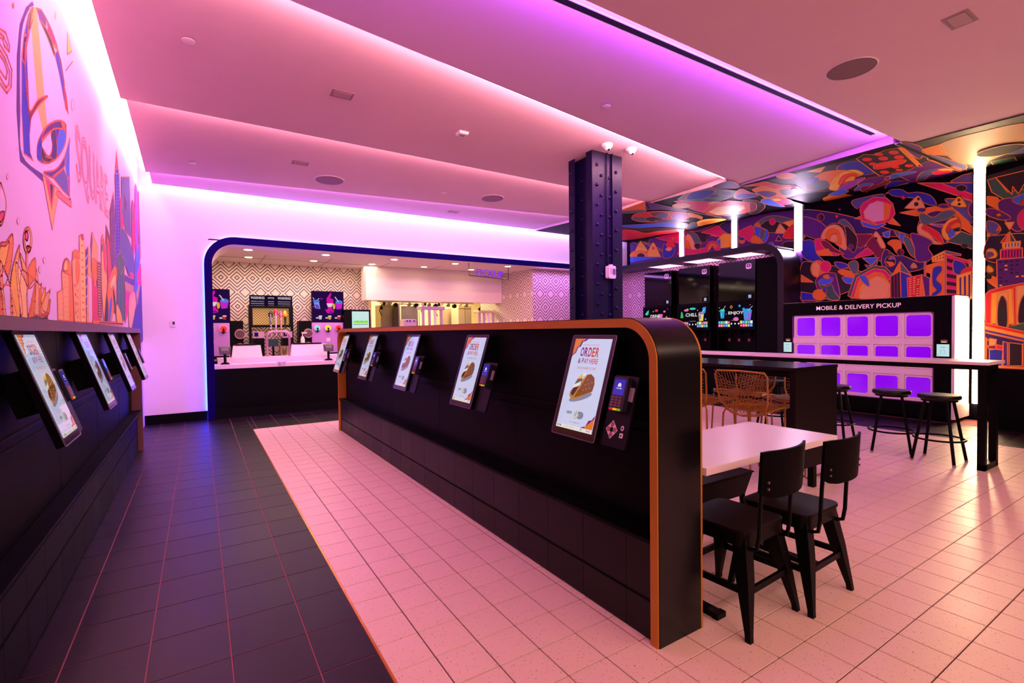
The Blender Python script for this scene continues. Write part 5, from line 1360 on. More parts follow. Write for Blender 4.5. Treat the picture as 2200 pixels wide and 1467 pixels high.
q = G(); cx = a+.042; cz = (c+d)/2
q.tube([(cx+.018*math.cos(x), 9.562, cz-.008+.018*math.sin(x)) for x in [i*.5-3.4 for i in range(9)]], .004, 5); q.tube([(cx-.004, 9.562, cz+.024), (cx+.004, 9.562, cz-.002), (cx+.02, 9.562, cz-.006)], .005, 5); q.box(cx-.004, cx+.008, 9.561, 9.563, cz+.024, cz+.034)
for i in range(3): put_text(q, ('ACCESSIBLE', 'ORDER HERE', 'ASK FOR HELP')[i], .010, (b-.065, 9.562, cz+.022-.022*i), width=.09, bold=.02)
q.obj('print', mat('ink_black', (20, 20, 25), .5), s, world=True)
for (u0, u1, vb, lb) in ((469, 497, 779, 'black card reader on stand at the left end of white counter'), (694, 717, 771, 'black card reader on stand close to the copper island trim')):
    y = 9.76; a, b, c, d = R(u0, 740, u1, 760, y); z0 = .90; x = (a+b)/2
    s = thing('card_reader', lb, 'card reader', (x, y, z0), group='card readers on the service counter')
    q = G(); q.box(x-.07, x+.07, y-.06, y+.06, z0, z0+.012); q.box(x-.05, x+.05, y-.045, y+.045, z0+.012, z0+.03); q.obj('foot', blackm, s, world=True)
    q = G(); q.cyl((x, y, z0+.02), (x, y+.01, z0+.19), .022, n=14); q.obj('stem', blackm, s, world=True, smooth=True)
    q = G(); q.hexa([(x-.08, y-.06, z0+.17), (x+.08, y-.06, z0+.17), (x+.08, y+.04, z0+.17), (x-.08, y+.04, z0+.17)], [(x-.09, y-.03, z0+.28), (x+.09, y-.03, z0+.28), (x+.09, y+.05, z0+.31), (x-.09, y+.05, z0+.31)]); q.obj('terminal', mat('reader_black', (18, 14, 20), .3), s, world=True, bevel=.008)
    q = G(); q.add([(x-.055, y-.046, z0+.235), (x+.055, y-.046, z0+.235), (x+.055, y-.035, z0+.275), (x-.055, y-.035, z0+.275)], [(0, 1, 2, 3)]); q.obj('display', mat('reader_face', (120, 100, 110), .3), s, world=True)
    q = G()
    for i in range(3):
        for j in range(2): q.box(x-.05+.037*i, x-.025+.037*i, y-.067+.006*j, y-.05, z0+.185+.022*j, z0+.197+.022*j)
    q.obj('keypad', mat('key_grey', (110, 90, 95), .4), s, world=True)
for (u0, v0, u1, v1, lb) in ((497, 742, 563, 764, 'white slanted screen panel behind counter, left of the arched rail'), (624, 739, 703, 762, 'white slanted screen panel behind counter, right of the arched rail')):
    a, b, c, d = R(u0, v0, u1, v1, 10.12); c = .99
    s = thing('counter_screen', lb, 'panel', ((a+b)/2, 10.15, .99), group='white counter screens')
    q = G(); q.hexa([(a, 10.06, c), (b, 10.06, c), (b, 10.20, c), (a, 10.20, c)], [(a+.03, 10.14, d), (b-.02, 10.14, d), (b-.02, 10.20, d), (a+.03, 10.20, d)]); q.obj('shell', mat('screen_cream', (248, 230, 222), .4), s, world=True, bevel=.004)
    q = G(); q.box(a+.06, b-.10, 10.13, 10.40, d, d+.022); q.obj('till_top', blackm, s, world=True)
s = thing('arched_rail', 'steel arched tube rail standing on counter before the beer taps', 'rail', (1.62, 10.3, .95))
a, b, c, d = R(574, 712, 622, 764, 10.3)
q = G(); r = .10; pts = [(a, 10.3, .97)]+[(a+r-r*math.cos(PI/2*i/6), 10.3, d-r+r*math.sin(PI/2*i/6)) for i in range(7)]+[(b-r+r*math.sin(PI/2*i/6), 10.3, d-r+r*math.cos(PI/2*i/6)) for i in range(7)]+[(b, 10.3, .97)]
q.tube(pts, .022, 10); q.obj('tube', mat('rail_steel', (205, 150, 185), .25, .7), s, world=True, smooth=True)
q = G(); q.cyl((a, 10.3, .95), (a, 10.3, .975), .045); q.cyl((b, 10.3, .95), (b, 10.3, .975), .045); q.obj('flange', mat('rail_steel'), s, world=True)
# rear counter along the patterned wall
t = thing('rear_counter', 'dark back counter along the diamond patterned kitchen wall', 'counter', (1.6, 11.7, 0))
q = G(); q.box(-.58, 3.46, 11.45, 11.99, 0, .88); q.obj('cabinet', black, t, world=True)
q = G(); q.box(-.58, 3.46, 11.42, 11.99, .88, .92); q.obj('worktop', mat('steel_top', (190, 170, 160), .3, .6), t, world=True)
YE = 11.54
def poster(u1, v0, v1, w, lb, i):
    x1 = P(u1, (v0+v1)/2, 'y', YE+.2)[0]; x0 = x1-w; z1 = P(u1-20, v0, 'y', YE+.2)[2]; z0 = P(u1-20, v1, 'y', YE+.2)[2]
    s = thing('drink_poster', lb, 'poster', ((x0+x1)/2, YE+.2, (z0+z1)/2), group='purple frozen drink posters')
    q = G(); q.box(x0, x1, YE+.19, YE+.22, z0, z1); q.obj('board', glow('poster_navy', (44, 14, 74), .75), s, world=True)
    q = G(); q.band([(x0-.01, z0-.01), (x1+.01, z0-.01), (x1+.01, z1+.01), (x0-.01, z1+.01)], [(x0+.008, z0+.008), (x1-.008, z0+.008), (x1-.008, z1-.008), (x0+.008, z1-.008)], 'y', YE+.18, YE+.225, True); q.obj('frame', blackm, s, world=True)
    L = G(); H = z1-z0; W = x1-x0
    def sh(k, pts, n=0): L.cur = k; L.add([(x0+W*a, YE+.189-.0008*n, z0+H*b) for a, b in pts], [tuple(range(len(pts)))])
    def el(k, cx, cy, rx, ry, n=0): sh(k, [(cx+rx*math.cos(2*PI*j/12), cy+ry*math.sin(2*PI*j/12)) for j in range(12)], n)
    sh(1, [(.10, .45), (.26, .43), (.22, .68), (.04, .72)], 0); el(3, .14, .68, .10, .05, 1); sh(0, [(.12, .46), (.24, .44), (.2, .56), (.1, .6)], 1); sh(4, [(.06, .74), (.02, .80), (.04, .80), (.09, .74)]); sh(4, [(.17, .73), (.22, .78), (.24, .77), (.19, .72)])
    sh(2, smooth_pts([(.50, .62), (.46, .75), (.52, .86), (.60, .97), (.62, .90), (.58, .80), (.68, .74), (.66, .62)], 4), 0); sh(5, [(.46, .62), (.68, .62), (.62, .50), (.50, .50)], 1); sh(2, [(.50, .50), (.62, .50), (.66, .36), (.48, .36)], 0); el(2, .57, .36, .13, .08, 0); el(6, .60, .33, .06, .04, 1); el(7, .70, .52, .045, .10, 1); el(2, .55, .44, .04, .03, 2)
    sh(8, [(.78, .42), (.94, .44), (.99, .68), (.74, .66)], 0); el(3, .865, .67, .11, .06, 1); sh(4, [(.83, .67), (.72, .83), (.75, .84), (.86, .68)], 2)
    el(6, .30, .76, .04, .035); el(2, .05, .50, .02, .02); el(2, .44, .40, .03, .02); el(6, .96, .52, .025, .02)
    pm = [glow('po_%d' % k, c_, .8) for k, c_ in enumerate(((90, 90, 220), (170, 150, 235), (240, 20, 180), (80, 140, 235), (225, 205, 235), (245, 220, 230), (120, 30, 160), (240, 180, 60), (215, 40, 215), (225, 40, 30)))]; L.obj('poster_picture', pm, s, world=True)
    for j, k in enumerate((4, 7, 9)):
        L.v, L.f, L.m = [], [], []
        cx = .24+.30*j; sh(k, [(cx-.02, .09), (cx+.05, .09), (cx+.07, .20), (cx-.04, .20)]); el(5, cx+.02, .20, .06, .02, 1); sh(5, [(cx-.12, .12), (cx-.04, .12), (cx-.04, .16), (cx-.12, .16)])
        L.obj('cup_picture', pm, s, world=True)
def slush(u1, v0, w, cols, lb, i):
    x1 = P(u1, 720, 'y', YE)[0]; x0 = x1-w; z1 = P(u1-20, v0, 'y', YE)[2]
    s = thing('slush_machine', lb, 'drink dispenser', ((x0+x1)/2, YE+.2, .92), group='slush machines on the back counter')
    q = G(); q.box(x0, x1, YE, YE+.36, .92, z1); q.obj('body', mat('slush_lilac', (190, 130, 215), .3, .2), s, world=True, bevel=.01)
    for j, c_ in enumerate(cols):
        cx = x0+w*(j+.5)/len(cols); cz = z1-.12
        q = G(); q.cyl((cx, YE-.03, cz), (cx, YE+.01, cz), .078, n=20); bz = q.obj('bowl_ring', mat('ring_steel', (210, 180, 220), .25, .8), s, world=True)
        q = G(); q.cyl((cx, YE-.036, cz), (cx, YE-.028, cz), .062, n=20); q.obj('slush', mat('slush_'+c_, dict(red=(235, 30, 20), cyan=(110, 215, 215), yellow=(235, 215, 30), pink=(235, 60, 60))[c_], .3, emit=dict(red=(235, 30, 20), cyan=(110, 215, 215), yellow=(235, 215, 30), pink=(235, 60, 60))[c_], es=.25), bz, world=True)
        q = G(); q.cyl((cx, YE-.10, cz-.02), (cx, YE-.03, cz), .016, n=10); q.cyl((cx, YE-.08, cz-.02), (cx-.005, YE-.08, cz-.10), .012, n=8); q.box(cx-.04, cx+.04, YE-.07, YE-.05, cz-.075, cz-.055); q.obj('spout', blackm, s, world=True)
    q = G(); q.box((x0+x1)/2-.03, (x0+x1)/2+.05, YE-.006, YE, z1-.42, z1-.34); q.obj('notice', mat('notice_pink', (235, 200, 215), .5), s, world=True)
    q = G(); q.box(x0+.03, x1-.03, YE-.14, YE, .92, .98); q.obj('drip_tray', blackm, s, world=True)
slush(494, 694, .66, ('pink', 'pink', 'red'), 'slush machine with red bowls cut off by the portal at left', 0)
slush(738, 693, .68, ('cyan', 'yellow', 'red'), 'slush machine with cyan, yellow and red bowls', 1)
poster(493, 622, 693, .66, 'tall purple frozen drink poster cut off by the portal at left', 0)
poster(737, 627, 692, .68, 'tall purple frozen drink poster in full view above the cyan and yellow bowls', 1)
def cups(u0, u1, v0, lb):
    a, b, c, d = R(u0, v0, u1, 741, YE); s = thing('cup_dispenser', lb, 'dispenser', ((a+b)/2, YE+.15, .92), group='black cup dispensers on the back counter')
    q = G(); q.box(a, b, YE, YE+.3, .92, d); q.obj('case', black, s, world=True, bevel=.006)
    for k in (.36, .74):
        z = d-(d-.92)*k; q = G(); q.cyl(((a+b)/2+.05, YE-.05, z), ((a+b)/2+.05, YE+.02, z+.02), .085, .095, 18); q.obj('cup_stack', mat('cup_clear', (120, 90, 100), .2), s, world=True)
        q = G(); q.tube([((a+b)/2+.05+.09*math.cos(x), YE-.055, z+.09*math.sin(x)) for x in [i*PI/8 for i in range(16)]], .008, 6, True); q.obj('cup_ring', mat('ring_rose', (200, 150, 160), .3, .4), s, world=True)
cups(495, 523, 689, 'black cup dispenser left of the beer taps')
cups(643, 670, 689, 'black cup dispenser right of the beer taps')
# beer tap wall
a, b, c, d = R(534, 657, 629, 703, YE+.1)
s = thing('tap_wall', 'black framed beer tap wall with wire mesh and warning board', 'dispenser', ((a+b)/2, YE+.2, .92))
_, _, _, zt = R(534, 635, 629, 657, YE+.1); zl = .92
q = G(); q.band([(a, c), (b, c), (b, d), (a, d)], [(a+.07, c+.05), (b-.07, c+.05), (b-.07, d-.05), (a+.07, d-.05)], 'y', YE+.04, YE+.18, True)
for x in (a, b-.05): q.box(x, x+.05, YE+.06, YE+.12, zl, c)
q.obj('frame', blackm, s, world=True)
q = G(); q.box(a+.02, b-.02, YE+.16, YE+.17, c+.02, d-.02); q.obj('lit_back', mat('lit_back', (240, 205, 120), .5, emit=(255, 210, 110), es=.35), s, world=True)
q = G(); n = 15
W_ = b-a-.14; H_ = d-c-.10; X0 = a+.07; Z0 = c+.05; st = .055
k = -int(H_/st)-1
while k*st < W_:
    for sg in (1, -1):
        x0_, z0_, x1_, z1_ = k*st, 0, k*st+H_, H_
        if x0_ < 0: z0_ -= x0_; x0_ = 0
        if x1_ > W_: z1_ -= x1_-W_; x1_ = W_
        if z1_-z0_ > .01: q.tube([(X0+(x0_ if sg > 0 else W_-x0_), YE+.10, Z0+z0_), (X0+(x1_ if sg > 0 else W_-x1_), YE+.10, Z0+z1_)], .005, 4)
    k += 1
q.obj('wire_mesh', mat('mesh_bronze', (60, 40, 30), .4, .5), s, world=True)
q = G(); q.box(a+.02, b-.01, YE+.05, YE+.09, d, zt); wb = q.obj('warning_board', glow('board_aubergine', (38, 14, 52), .6), s, world=True)
q = G(); f = lambda t_: a+(b-a)*t_; H_ = zt-d
for (t_, w_, ttl, hh) in ((.20, .26, 'WARNING', .055), (.50, .12, 'NOTICE', .03), (.80, .26, 'WARNING', .055)):
    put_text(q, ttl, hh, (f(t_), YE+.048, zt-.055), width=w_, bold=.03)
    for j, tx_ in enumerate(('DRINKING ALCOHOLIC', 'BEVERAGES DURING PREGNANCY', 'CAN CAUSE BIRTH DEFECTS')): put_text(q, tx_, .017, (f(t_), YE+.048, zt-.13-.045*j), width=w_*.95, bold=.02)
q.obj('board_lettering', glow('board_ink', (225, 215, 225), .75), wb, world=True)
# mirror-polished tap controls under the mesh
for (u0, v0, u1, v1) in ((544, 712, 568, 726), (607, 712, 628, 725)):
    aa, bb, cc, dd = R(u0, v0, u1, v1, YE+.02); q = G(); q.box(aa, bb, YE+.02, YE+.12, cc, dd); cb = q.obj('control_box', mat('control_steel', (190, 150, 175), .3, .5), s, world=True)
    q = G(); q.box(aa+.02, (aa+bb)/2-.01, YE+.014, YE+.02, cc+.03, dd-.02); q.obj('control_screen', c_nv, cb, world=True)
    q = G(); q.box(aa, bb, YE+.03, YE+.3, .92, cc-.01); q.obj('cooler_block', black, s, world=True)
for (u, v0, v1, col, cap, word, lb) in ((581, 668, 714, (24, 16, 74), (20, 14, 60), 'BUD LIGHT', 'dark blue beer tap handle, tallest and leftmost of four'), (592, 664, 712, (205, 160, 225), (200, 30, 90), 'DOS EQUIS', 'pale lilac beer tap handle with red and blue top'),
        (603, 668, 711, (200, 70, 80), (235, 60, 150), 'MODELO', 'red beer tap handle with round pink badge'), (612, 668, 708, (50, 45, 20), (230, 190, 40), '', 'dark beer tap handle with yellow crest, rightmost of four')):
    x, _, z1 = P(u, v0, 'y', YE-.05); z0 = P(u, v1, 'y', YE-.05)[2]
    h = thing('tap_handle', lb, 'tap handle', (x, YE-.05, z0), group='beer tap handles')
    q = G(); q.tube([(x, YE-.05, z0), (x, YE-.06, z0+.12), (x, YE-.06, z1-.12)], .010, 8, r1=.026); q.obj('grip', mat('grip_'+str(u), col, .3), h, world=True, smooth=True)
    q = G(); q.lathe((x, YE-.06, z1-.13), [(.024, 0), (.042, .02), (.045, .07), (.028, .10), (.010, .14)], 14); q.obj('crest', mat('crest_'+str(u), cap, .3), h, world=True, smooth=True)
    q = G(); q.cyl((x, YE-.05, z0-.05), (x, YE-.05, z0+.01), .02, n=10); q.cyl((x, YE-.05, z0-.02), (x, YE-.14, z0-.10), .014, n=8); q.cyl((x, YE-.05, z0-.04), (x, YE+.05, z0-.04), .016, n=8); q.obj('faucet', mat('rail_steel'), h, world=True)
    if word:
        q = G(); put_text(q, word, .03, (x, YE-.105, (z0+z1)/2+.0), (0, 0, 1), (-1, 0, 0), width=.32, bold=.02); q.obj('grip_lettering', glow('board_ink'), h, world=True) if False else q.obj('grip_lettering', mat('grip_ink', (235, 220, 240), .4), h, world=True)
a, b, c, d = R(576, 728, 598, 744, 11.1)
s = thing('order_monitor', 'small dark monitor seen through the arched rail', 'monitor', ((a+b)/2, 11.1, .92))
q = G(); q.box(a, b, 11.08, 11.12, c, d); q.obj('display', mat('monitor_slate', (30, 38, 50), .2, emit=(60, 80, 100), es=.25), s, world=True, bevel=.005)
q = G(); q.cyl(((a+b)/2, 11.12, .93), ((a+b)/2, 11.12, c+.05), .02); q.box((a+b)/2-.10, (a+b)/2+.10, 11.05, 11.22, .92, .935); q.obj('stand', blackm, s, world=True)
s = thing('prep_table', 'steel prep table standing between the counter and the taps', 'table', (2.0, 11.1, 0))
q = G(); q.box(.6, 3.1, 10.9, 11.33, .88, .92); q.obj('table_top', mat('steel_top'), s, world=True)
for x in (.65, 3.0):
    for y in (10.92, 11.28): q = G(); q.box(x, x+.04, y, y+.04, 0, .88); q.obj('leg', mat('steel_top'), s, world=True)
x, _, z = P(610, 745, 'y', 11.1)
s = thing('metal_pitcher', 'steel pitcher on the prep table right of the small monitor', 'pitcher', (x, 11.1, .92))
q = G(); q.lathe((x, 11.1, .92), [(.08, 0), (.09, .02), (.085, .22), (.09, .24), (.075, .24), (.07, .03)], 18); q.obj('body', mat('pitcher_steel', (220, 190, 160), .25, .8), s, world=True, smooth=True)
x, _, z = P(650, 716, 'y', YE-.1)
s = thing('syrup_pump', 'white syrup pump bottle beside the right cup dispenser', 'pump', (x, YE-.1, .92))
q = G(); q.lathe((x, YE-.1, .92), [(.045, 0), (.045, .36), (.03, .42), (.012, .43), (.012, .50)], 14); q.obj('bottle', cpink, s, world=True, smooth=True)
q = G(); q.box(x-.02, x+.09, YE-.12, YE-.08, 1.41, 1.44); q.obj('spout', cpink, s, world=True)
# glass door fridge
a, b, c, d = R(741, 665, 797, 741, YE-.1)
s = thing('glass_fridge', 'black countertop fridge with bright glass door beside the pass-through', 'fridge', ((a+b)/2, YE, .92))
q = G(); q.box(a, b, YE-.08, YE+.42, .92, d); q.obj('case', black, s, world=True, bevel=.006)
aa, bb, cc, dd = R(757, 669, 793, 741, YE-.1)
q = G(); q.box(aa, bb, YE-.10, YE-.082, .98, dd); q.obj('door_glass', glow('fridge_light', (205, 235, 232), .95), s, world=True)
q = G()
for k in (.33, .62): q.box(aa+.02, bb-.02, YE-.104, YE-.10, dd-(dd-.98)*k, dd-(dd-.98)*k+.015)
q.obj('shelf_edge', mat('shelf_teal', (110, 160, 160), .4), s, world=True)
q = G()
for i in range(9): x = aa+.05+i*(bb-aa-.1)/8; q.lathe((x, YE-.108, dd-.26), [(.02, 0), (.02, .03+.01*(i % 3)), (.006, .045), (.006, .06)], 8)
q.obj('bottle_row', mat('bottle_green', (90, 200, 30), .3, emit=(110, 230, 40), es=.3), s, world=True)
# ---- things seen through the pass-through, on its sill and in the rear kitchen
YP = 13.3
t = thing('pass_shelf', 'steel pass shelf under the white bulkhead', 'shelf', (5.1, 11.6, 0))
q = G(); q.box(3.60, 6.85, 11.35, 11.9, .95, 1.0); q.obj('worktop', mat('steel_top'), t, world=True)
q = G(); q.box(3.60, 6.85, 11.45, 11.8, 0, .95); q.obj('base', black, t, world=True)
stl = mat('kitchen_steel', (205, 190, 165), .3, .7); stl2 = mat('kitchen_steel_dark', (120, 105, 85), .35, .6); lav = mat('steel_lavender', (205, 170, 215), .3, .4)
def gear(name, lb, cat, u0, v0, u1, v1, y, d, mt, z0=None, extra=None):
    a, b, c, e = R(u0, v0, u1, v1, y)
    s = thing(name, lb, cat, ((a+b)/2, y+d/2, z0 if z0 is not None else c))
    q = G(); q.box(a, b, y, y+d, c if z0 is None else z0, e); q.obj('body', mt, s, world=True, bevel=.008)
    if extra: extra(s, a, b, c if z0 is None else z0, e, y)
    return s
def vents(s, a, b, c, e, y):
    q = G(); n = 9
    for i in range(n): x = a+(b-a)*(i+.15)/n; q.box(x, x+(b-a)*.02+.02, y-.012, y, e-(e-c)*.55, e-(e-c)*.40)
    q.obj('vent_slats', blackm, s, world=True)
    q = G(); q.box(a+.02, b-.02, y-.01, y, c, e-(e-c)*.62); q.obj('oven_window', deep, s, world=True)
    for k in (.3, .7): q = G(); q.cyl((a+(b-a)*k, y-.03, e+.06), (a+(b-a)*k, y+.06, e+.06), .07, n=16); q.obj('fan_cap', stl2, s, world=True)
gear('steel_oven', 'steel oven with dark window at the left of the pass-through', 'oven', 818, 655, 845, 708, YP, .5, stl2, 0, vents)
def door_in(s, a, b, c, e, y):
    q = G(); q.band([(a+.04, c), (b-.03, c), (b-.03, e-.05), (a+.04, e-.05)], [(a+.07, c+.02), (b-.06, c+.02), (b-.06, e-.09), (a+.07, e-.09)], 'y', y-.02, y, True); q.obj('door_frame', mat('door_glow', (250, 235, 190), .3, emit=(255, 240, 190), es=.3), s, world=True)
gear('steel_cooler', 'tall steel cooler door in the middle of the pass-through', 'fridge', 856, 651, 902, 708, YP-.1, .6, mat('cooler_mauve', (165, 150, 160), .25, .6), 0, door_in)
def hoodx(s, a, b, c, e, y):
    for k in (.12, .38, .62, .88):
        q = G(); x = a+(b-a)*k; q.box(x-.03, x+.03, y+.05, y+.10, 1.0, c); q.obj('post', lav if k != .62 else mat('post_bright', (250, 225, 250), .3), s, world=True)
gear('heat_lamp_rack', 'lavender steel heat lamp rack standing on the pass shelf', 'rack', 905, 658, 956, 665, 11.5, .3, lav, None, hoodx)
gear('heat_lamp_rack', 'cream steel heat lamp rack at the right of the pass-through', 'rack', 1028, 667, 1066, 672, 11.5, .3, mat('rack_cream', (225, 205, 165), .35, .4), None, hoodx)
gear('steel_cabinet', 'steel cabinet with dark shelf openings behind the lavender rack', 'cabinet', 948, 662, 983, 708, YP+.4, .5, stl, 0, lambda s, a, b, c, e, y: (lambda q: q.obj('opening', deep, s, world=True))(G().box(a+.03, (a+b)/2-.02, y-.008, y, 1.25, 1.62).box((a+b)/2+.02, b-.08, y-.008, y, 1.25, 1.62)))
gear('steel_locker', 'pale steel locker right of the dark shelf openings', 'cabinet', 985, 656, 1013, 708, YP-.2, .5, mat('locker_cream', (215, 195, 160), .35, .3), 0, lambda s, a, b, c, e, y: G().box(a+.02, b-.02, y-.006, y, c+1.0, c+1.02).box(a+.02, b-.02, y-.006, y, e-.10, e-.085).box((a+b)/2-.004, (a+b)/2+.004, y-.006, y, c+.1, e).obj('door_line', stl2, s, world=True))
gear('prep_box', 'low lavender box on the pass shelf with round knobs', 'box', 868, 686, 895, 706, 11.45, .3, lav, 1.0, lambda s, a, b, c, e, y: [G().cyl((x, y-.015, e-.04), (x, y, e-.04), .018, n=12).obj('knob', blackm, s, world=True) for x in (a+.08, a+.15, a+.26)])
gear('steel_column_vent', 'narrow steel pipe column at the left edge of the pass-through', 'pipe', 848, 655, 856, 708, YP-.2, .15, mat('pipe_dark', (70, 60, 50), .3, .7), 0)
gear('corner_rack', 'yellow lit wire rack at the right end of the pass-through', 'rack', 1074, 655, 1082, 708, YP-.4, .3, mat('rack_yellow', (220, 180, 90), .5), 0)
for (u, y, lb) in ((818, 12.9, 'left'), (907, 12.9, 'middle'), (938, 12.9, 'right of middle'), (1030, 12.9, 'right')):
    x, _, z = P(u, 640, 'y', y); s = thing('power_cord', 'black hanging power cord and plugs above the %s of the pass-through' % lb, 'cord', (x, y, 2.9))
    q = G(); q.tube([(x, y, 2.98), (x-.03, y, 2.5), (x+.05, y, 2.2), (x-.04, y, 2.0), (x+.02, y, 1.85)], .012, 6); q.obj('cable', blackm, s, world=True, smooth=True)
    q = G(); q.box(x-.03, x+.04, y-.03, y+.03, 2.02, 2.10); q.obj('plug', blackm, s, world=True); q = G(); q.box(x+.05, x+.11, y-.03, y+.03, 2.14, 2.22); q.obj('plug', blackm, s, world=True)
s = thing('ceiling_rack', 'row of hanging ticket rails and fan caps behind the bulkhead edge', 'rack', (5.2, 12.6, 2.1))
q = G(); q.box(3.9, 6.7, 12.6, 12.64, 2.20, 2.24); q.obj('rail', stl2, s, world=True)
for i in range(14):
    x = 4.0+.19*i; q = G(); q.cyl((x, 12.58, 2.17-.02*(i % 3)), (x, 12.66, 2.17-.02*(i % 3)), .035+.012*(i % 3), n=12); q.obj('fan_cap', (stl, stl2, blackm)[i % 3], s, world=True)
# ---- pickup sign hanging below the portal head
a, b = 5.03, 6.05; y = 9.66
s = thing('pickup_sign', 'hanging purple PICKUP lettering in a thin black frame', 'sign', ((a+b)/2, y, 2.93))
q = G(); q.tube([(a, y, 2.95), (a, y, 2.645), (b, y, 2.60), (b, y, 2.95)], .011, 6); q.cyl((a, y, 2.955), (a, y, 2.905+.03), .03); q.cyl((b, y, 2.955), (b, y, 2.935), .03); q.obj('frame', mat('sign_frame', (34, 16, 60), .4), s, world=True)
q = G(); vs, fs = text_mesh('PICKUP', .15, .70, .0); n = len(vs); k = .018
q.add([((a+b)/2+.03+v[0], y-k/2, 2.715-.012*v[0]/.35+v[2]) for v in vs]+[((a+b)/2+.03+v[0], y+k/2, 2.715-.012*v[0]/.35+v[2]) for v in vs], fs+[tuple(n+i for i in f) for f in fs])
q.obj('lettering', mat('sign_violet', (90, 20, 180), .35, emit=(100, 20, 210), es=.55), s, world=True)  # letters given a glow of their own so they read clearly
s = thing('thermostat', 'small white thermostat with dark display on back wall', 'thermostat', (-.343, 9.6, 1.60))
q = G(); q.prism(rrect(-.038, .038, -.055, .055, .008, 3), 'y', -.022, 0); q.obj('case', mat('alarm_white'), s)
q = G(); q.box(-.016, .016, -.024, -.022, -.022, .028); q.obj('display', mat('display_smoke', (60, 50, 70), .2), s)
# ================================================================== fixtures in the ceiling
def pz(x, y):
    for k, (a, b, c, d) in enumerate(panels):
        yn = a[1]+(b[1]-a[1])*(x-a[0])/(b[0]-a[0]); yf = d[1]+(c[1]-d[1])*(x-d[0])/(c[0]-d[0])
        if yn <= y <= yf:
            zn, zf = (ZN, ZF) if k < 4 else (3.80, 3.76)
            if k == 0: zn = 3.80
            return zn+(zf-zn)*(y-yn)/(yf-yn), math.atan2(zf-zn, yf-yn)
    return 3.78, 0
def fix(name, lb, cat, x, y, group=None, z=None):
    zz, an = pz(x, y) if z is None else (z, 0)
    o = thing(name, lb, cat, (x, y, zz), group=group); o.rotation_euler = (an, 0, 0); return o
spk = mat('speaker_mesh', (150, 110, 142), .8, bump=.3, nscale=300); spd = mat('speaker_mesh_dark', (38, 24, 20), .8, bump=.3, nscale=300); trim = mat('fixture_white', (232, 212, 224), .5)
for (x, y, r, lb, mt, z) in ((1.746, 7.944, .215, 'round ceiling speaker left of centre near the rear cove', spk, None), (4.452, 7.61, .205, 'round ceiling speaker just left of the riveted column', spk, None), (5.037, 2.151, .20, 'large round ceiling speaker in the bare panel at upper right', mat('speaker_mesh_plum', (126, 92, 106), .8, bump=.3, nscale=300), None), (8.95, 2.06, .23, 'dark round ceiling speaker in the printed ceiling by the bright bar', spd, ZC-.025)):
    o = fix('ceiling_speaker', lb, 'speaker', x, y, z=z)
    q = G(); q.lathe((0, 0, -.006), [(.001, .001), (r-.008, .001), (r-.008, .006), (.001, .006)], 32); q.obj('grille', mt, o)
    q = G(); q.lathe((0, 0, -.010), [(r-.008, .003), (r, .005), (r, .010), (r-.008, .010)], 32, False); q.obj('rim', trim, o, smooth=True)
for (x, y, lb, z) in ((-.022, 4.785, 'round sprinkler cover in the ceiling nearest the left cove', None), (-.024, 8.066, 'round sprinkler cover near the left end of the rear step', None), (3.545, 7.695, 'round sprinkler cover between the two rear speakers', None), (3.661, 3.872, 'round sprinkler cover in the purple lit panel', None), (8.35, 4.415, 'round white sprinkler cover in the printed ceiling', ZC-.02)):
    o = fix('sprinkler_cover', lb, 'sprinkler', x, y, z=z)
    q = G(); q.lathe((0, 0, -.014), [(.001, 0), (.040, 0), (.048, .003), (.048, .006), (.001, .006)], 20); q.obj('disc', trim, o, smooth=True)
    q = G(); q.lathe((0, 0, -.008), [(.036, 0), (.036, .008)], 16); q.obj('collar', mat('collar_grey', (90, 60, 80), .6), o)
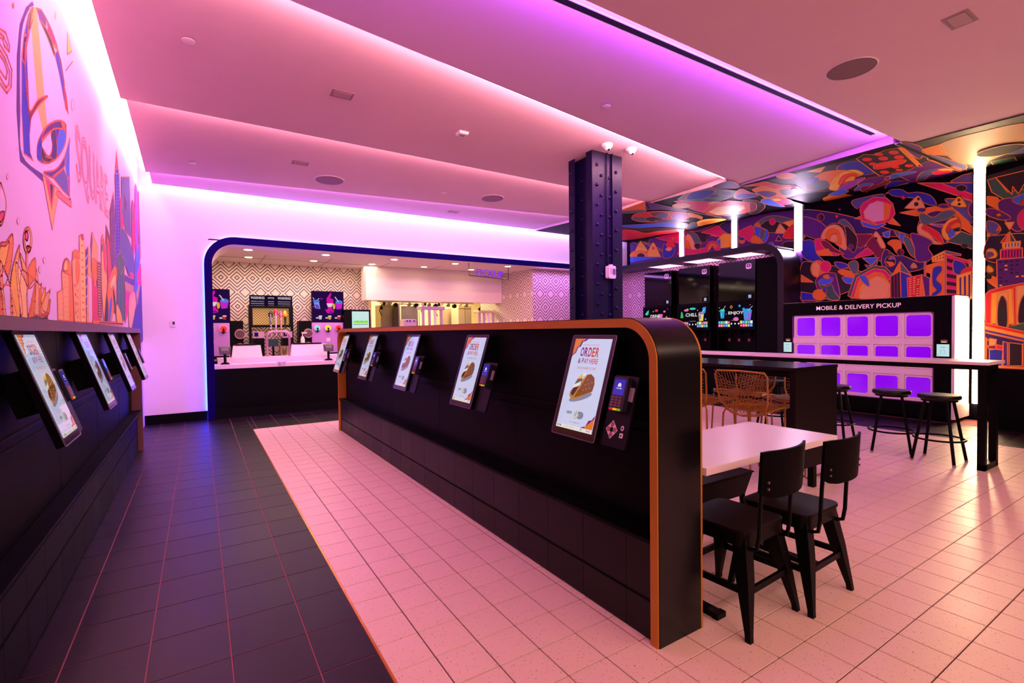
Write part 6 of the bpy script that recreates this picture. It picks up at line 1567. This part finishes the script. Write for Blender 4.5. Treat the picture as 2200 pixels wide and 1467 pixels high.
for (x, y, w_, d_, lb, z) in ((1.253, 5.08, .17, .11, 'square access cover in the ceiling above the left aisle', None), (1.24, 7.41, .17, .11, 'square access cover left of the rear speaker', None), (4.971, 1.38, .20, .12, 'rectangular access cover at upper right of the bare panel', None), (4.295, 8.878, .17, .10, 'faint access cover in the lilac rear ceiling strip', None)):
    o = fix('access_cover', lb, 'access panel', x, y, z=z)
    q = G(); q.band([(-w_/2-.02, -d_/2-.02), (w_/2+.02, -d_/2-.02), (w_/2+.02, d_/2+.02), (-w_/2-.02, d_/2+.02)], [(-w_/2, -d_/2), (w_/2, -d_/2), (w_/2, d_/2), (-w_/2, d_/2)], 'z', -.004, 0, True); q.obj('frame', mat('cover_mauve', (150, 118, 132), .7), o)
    q = G(); q.box(-w_/2+.004, w_/2-.004, -d_/2+.004, d_/2-.004, -.006, 0); q.obj('lid', mat('cover_lid', (176, 140, 152), .7), o)
o = fix('motion_sensor', 'small white sensor box on the ceiling left of the column', 'sensor', 2.698, 5.307)
q = G(); q.hexa([(-.055, -.05, -.035), (.055, -.05, -.035), (.055, .05, -.035), (-.055, .05, -.035)], [(-.065, -.06, 0), (.065, -.06, 0), (.065, .06, 0), (-.065, .06, 0)]); q.obj('case', trim, o, bevel=.006)
q = G(); q.box(-.03, .03, -.02, .02, -.038, -.034); q.obj('lens_bar', mat('lens_grey'), o)
for (x, y, lb) in ((4.512, 4.76, 'white dome camera above the column, left one of the pair'), (4.904, 4.72, 'white dome camera above the column, right one of the pair')):
    if pz(x, y)[0] > 3.9: pass
    o = fix('dome_camera', lb, 'camera', x, y)
    q = G(); q.lathe((0, 0, -.05), [(.045, 0), (.07, .02), (.075, .05), (.001, .05)], 20); q.obj('base', trim, o, smooth=True)
    q = G(); q.lathe((0, -.01, -.085), [(.004, 0), (.025, .006), (.038, .02), (.042, .04), (.001, .042)], 16); eye = q.obj('eyeball', trim, o, smooth=True)
    q = G(); q.lathe((0, -.022, -.088), [(.004, 0), (.018, .006), (.024, .02), (.001, .022)], 12); q.obj('lens', mat('lens_navy', (20, 15, 60), .08, coat=1), eye, smooth=True)
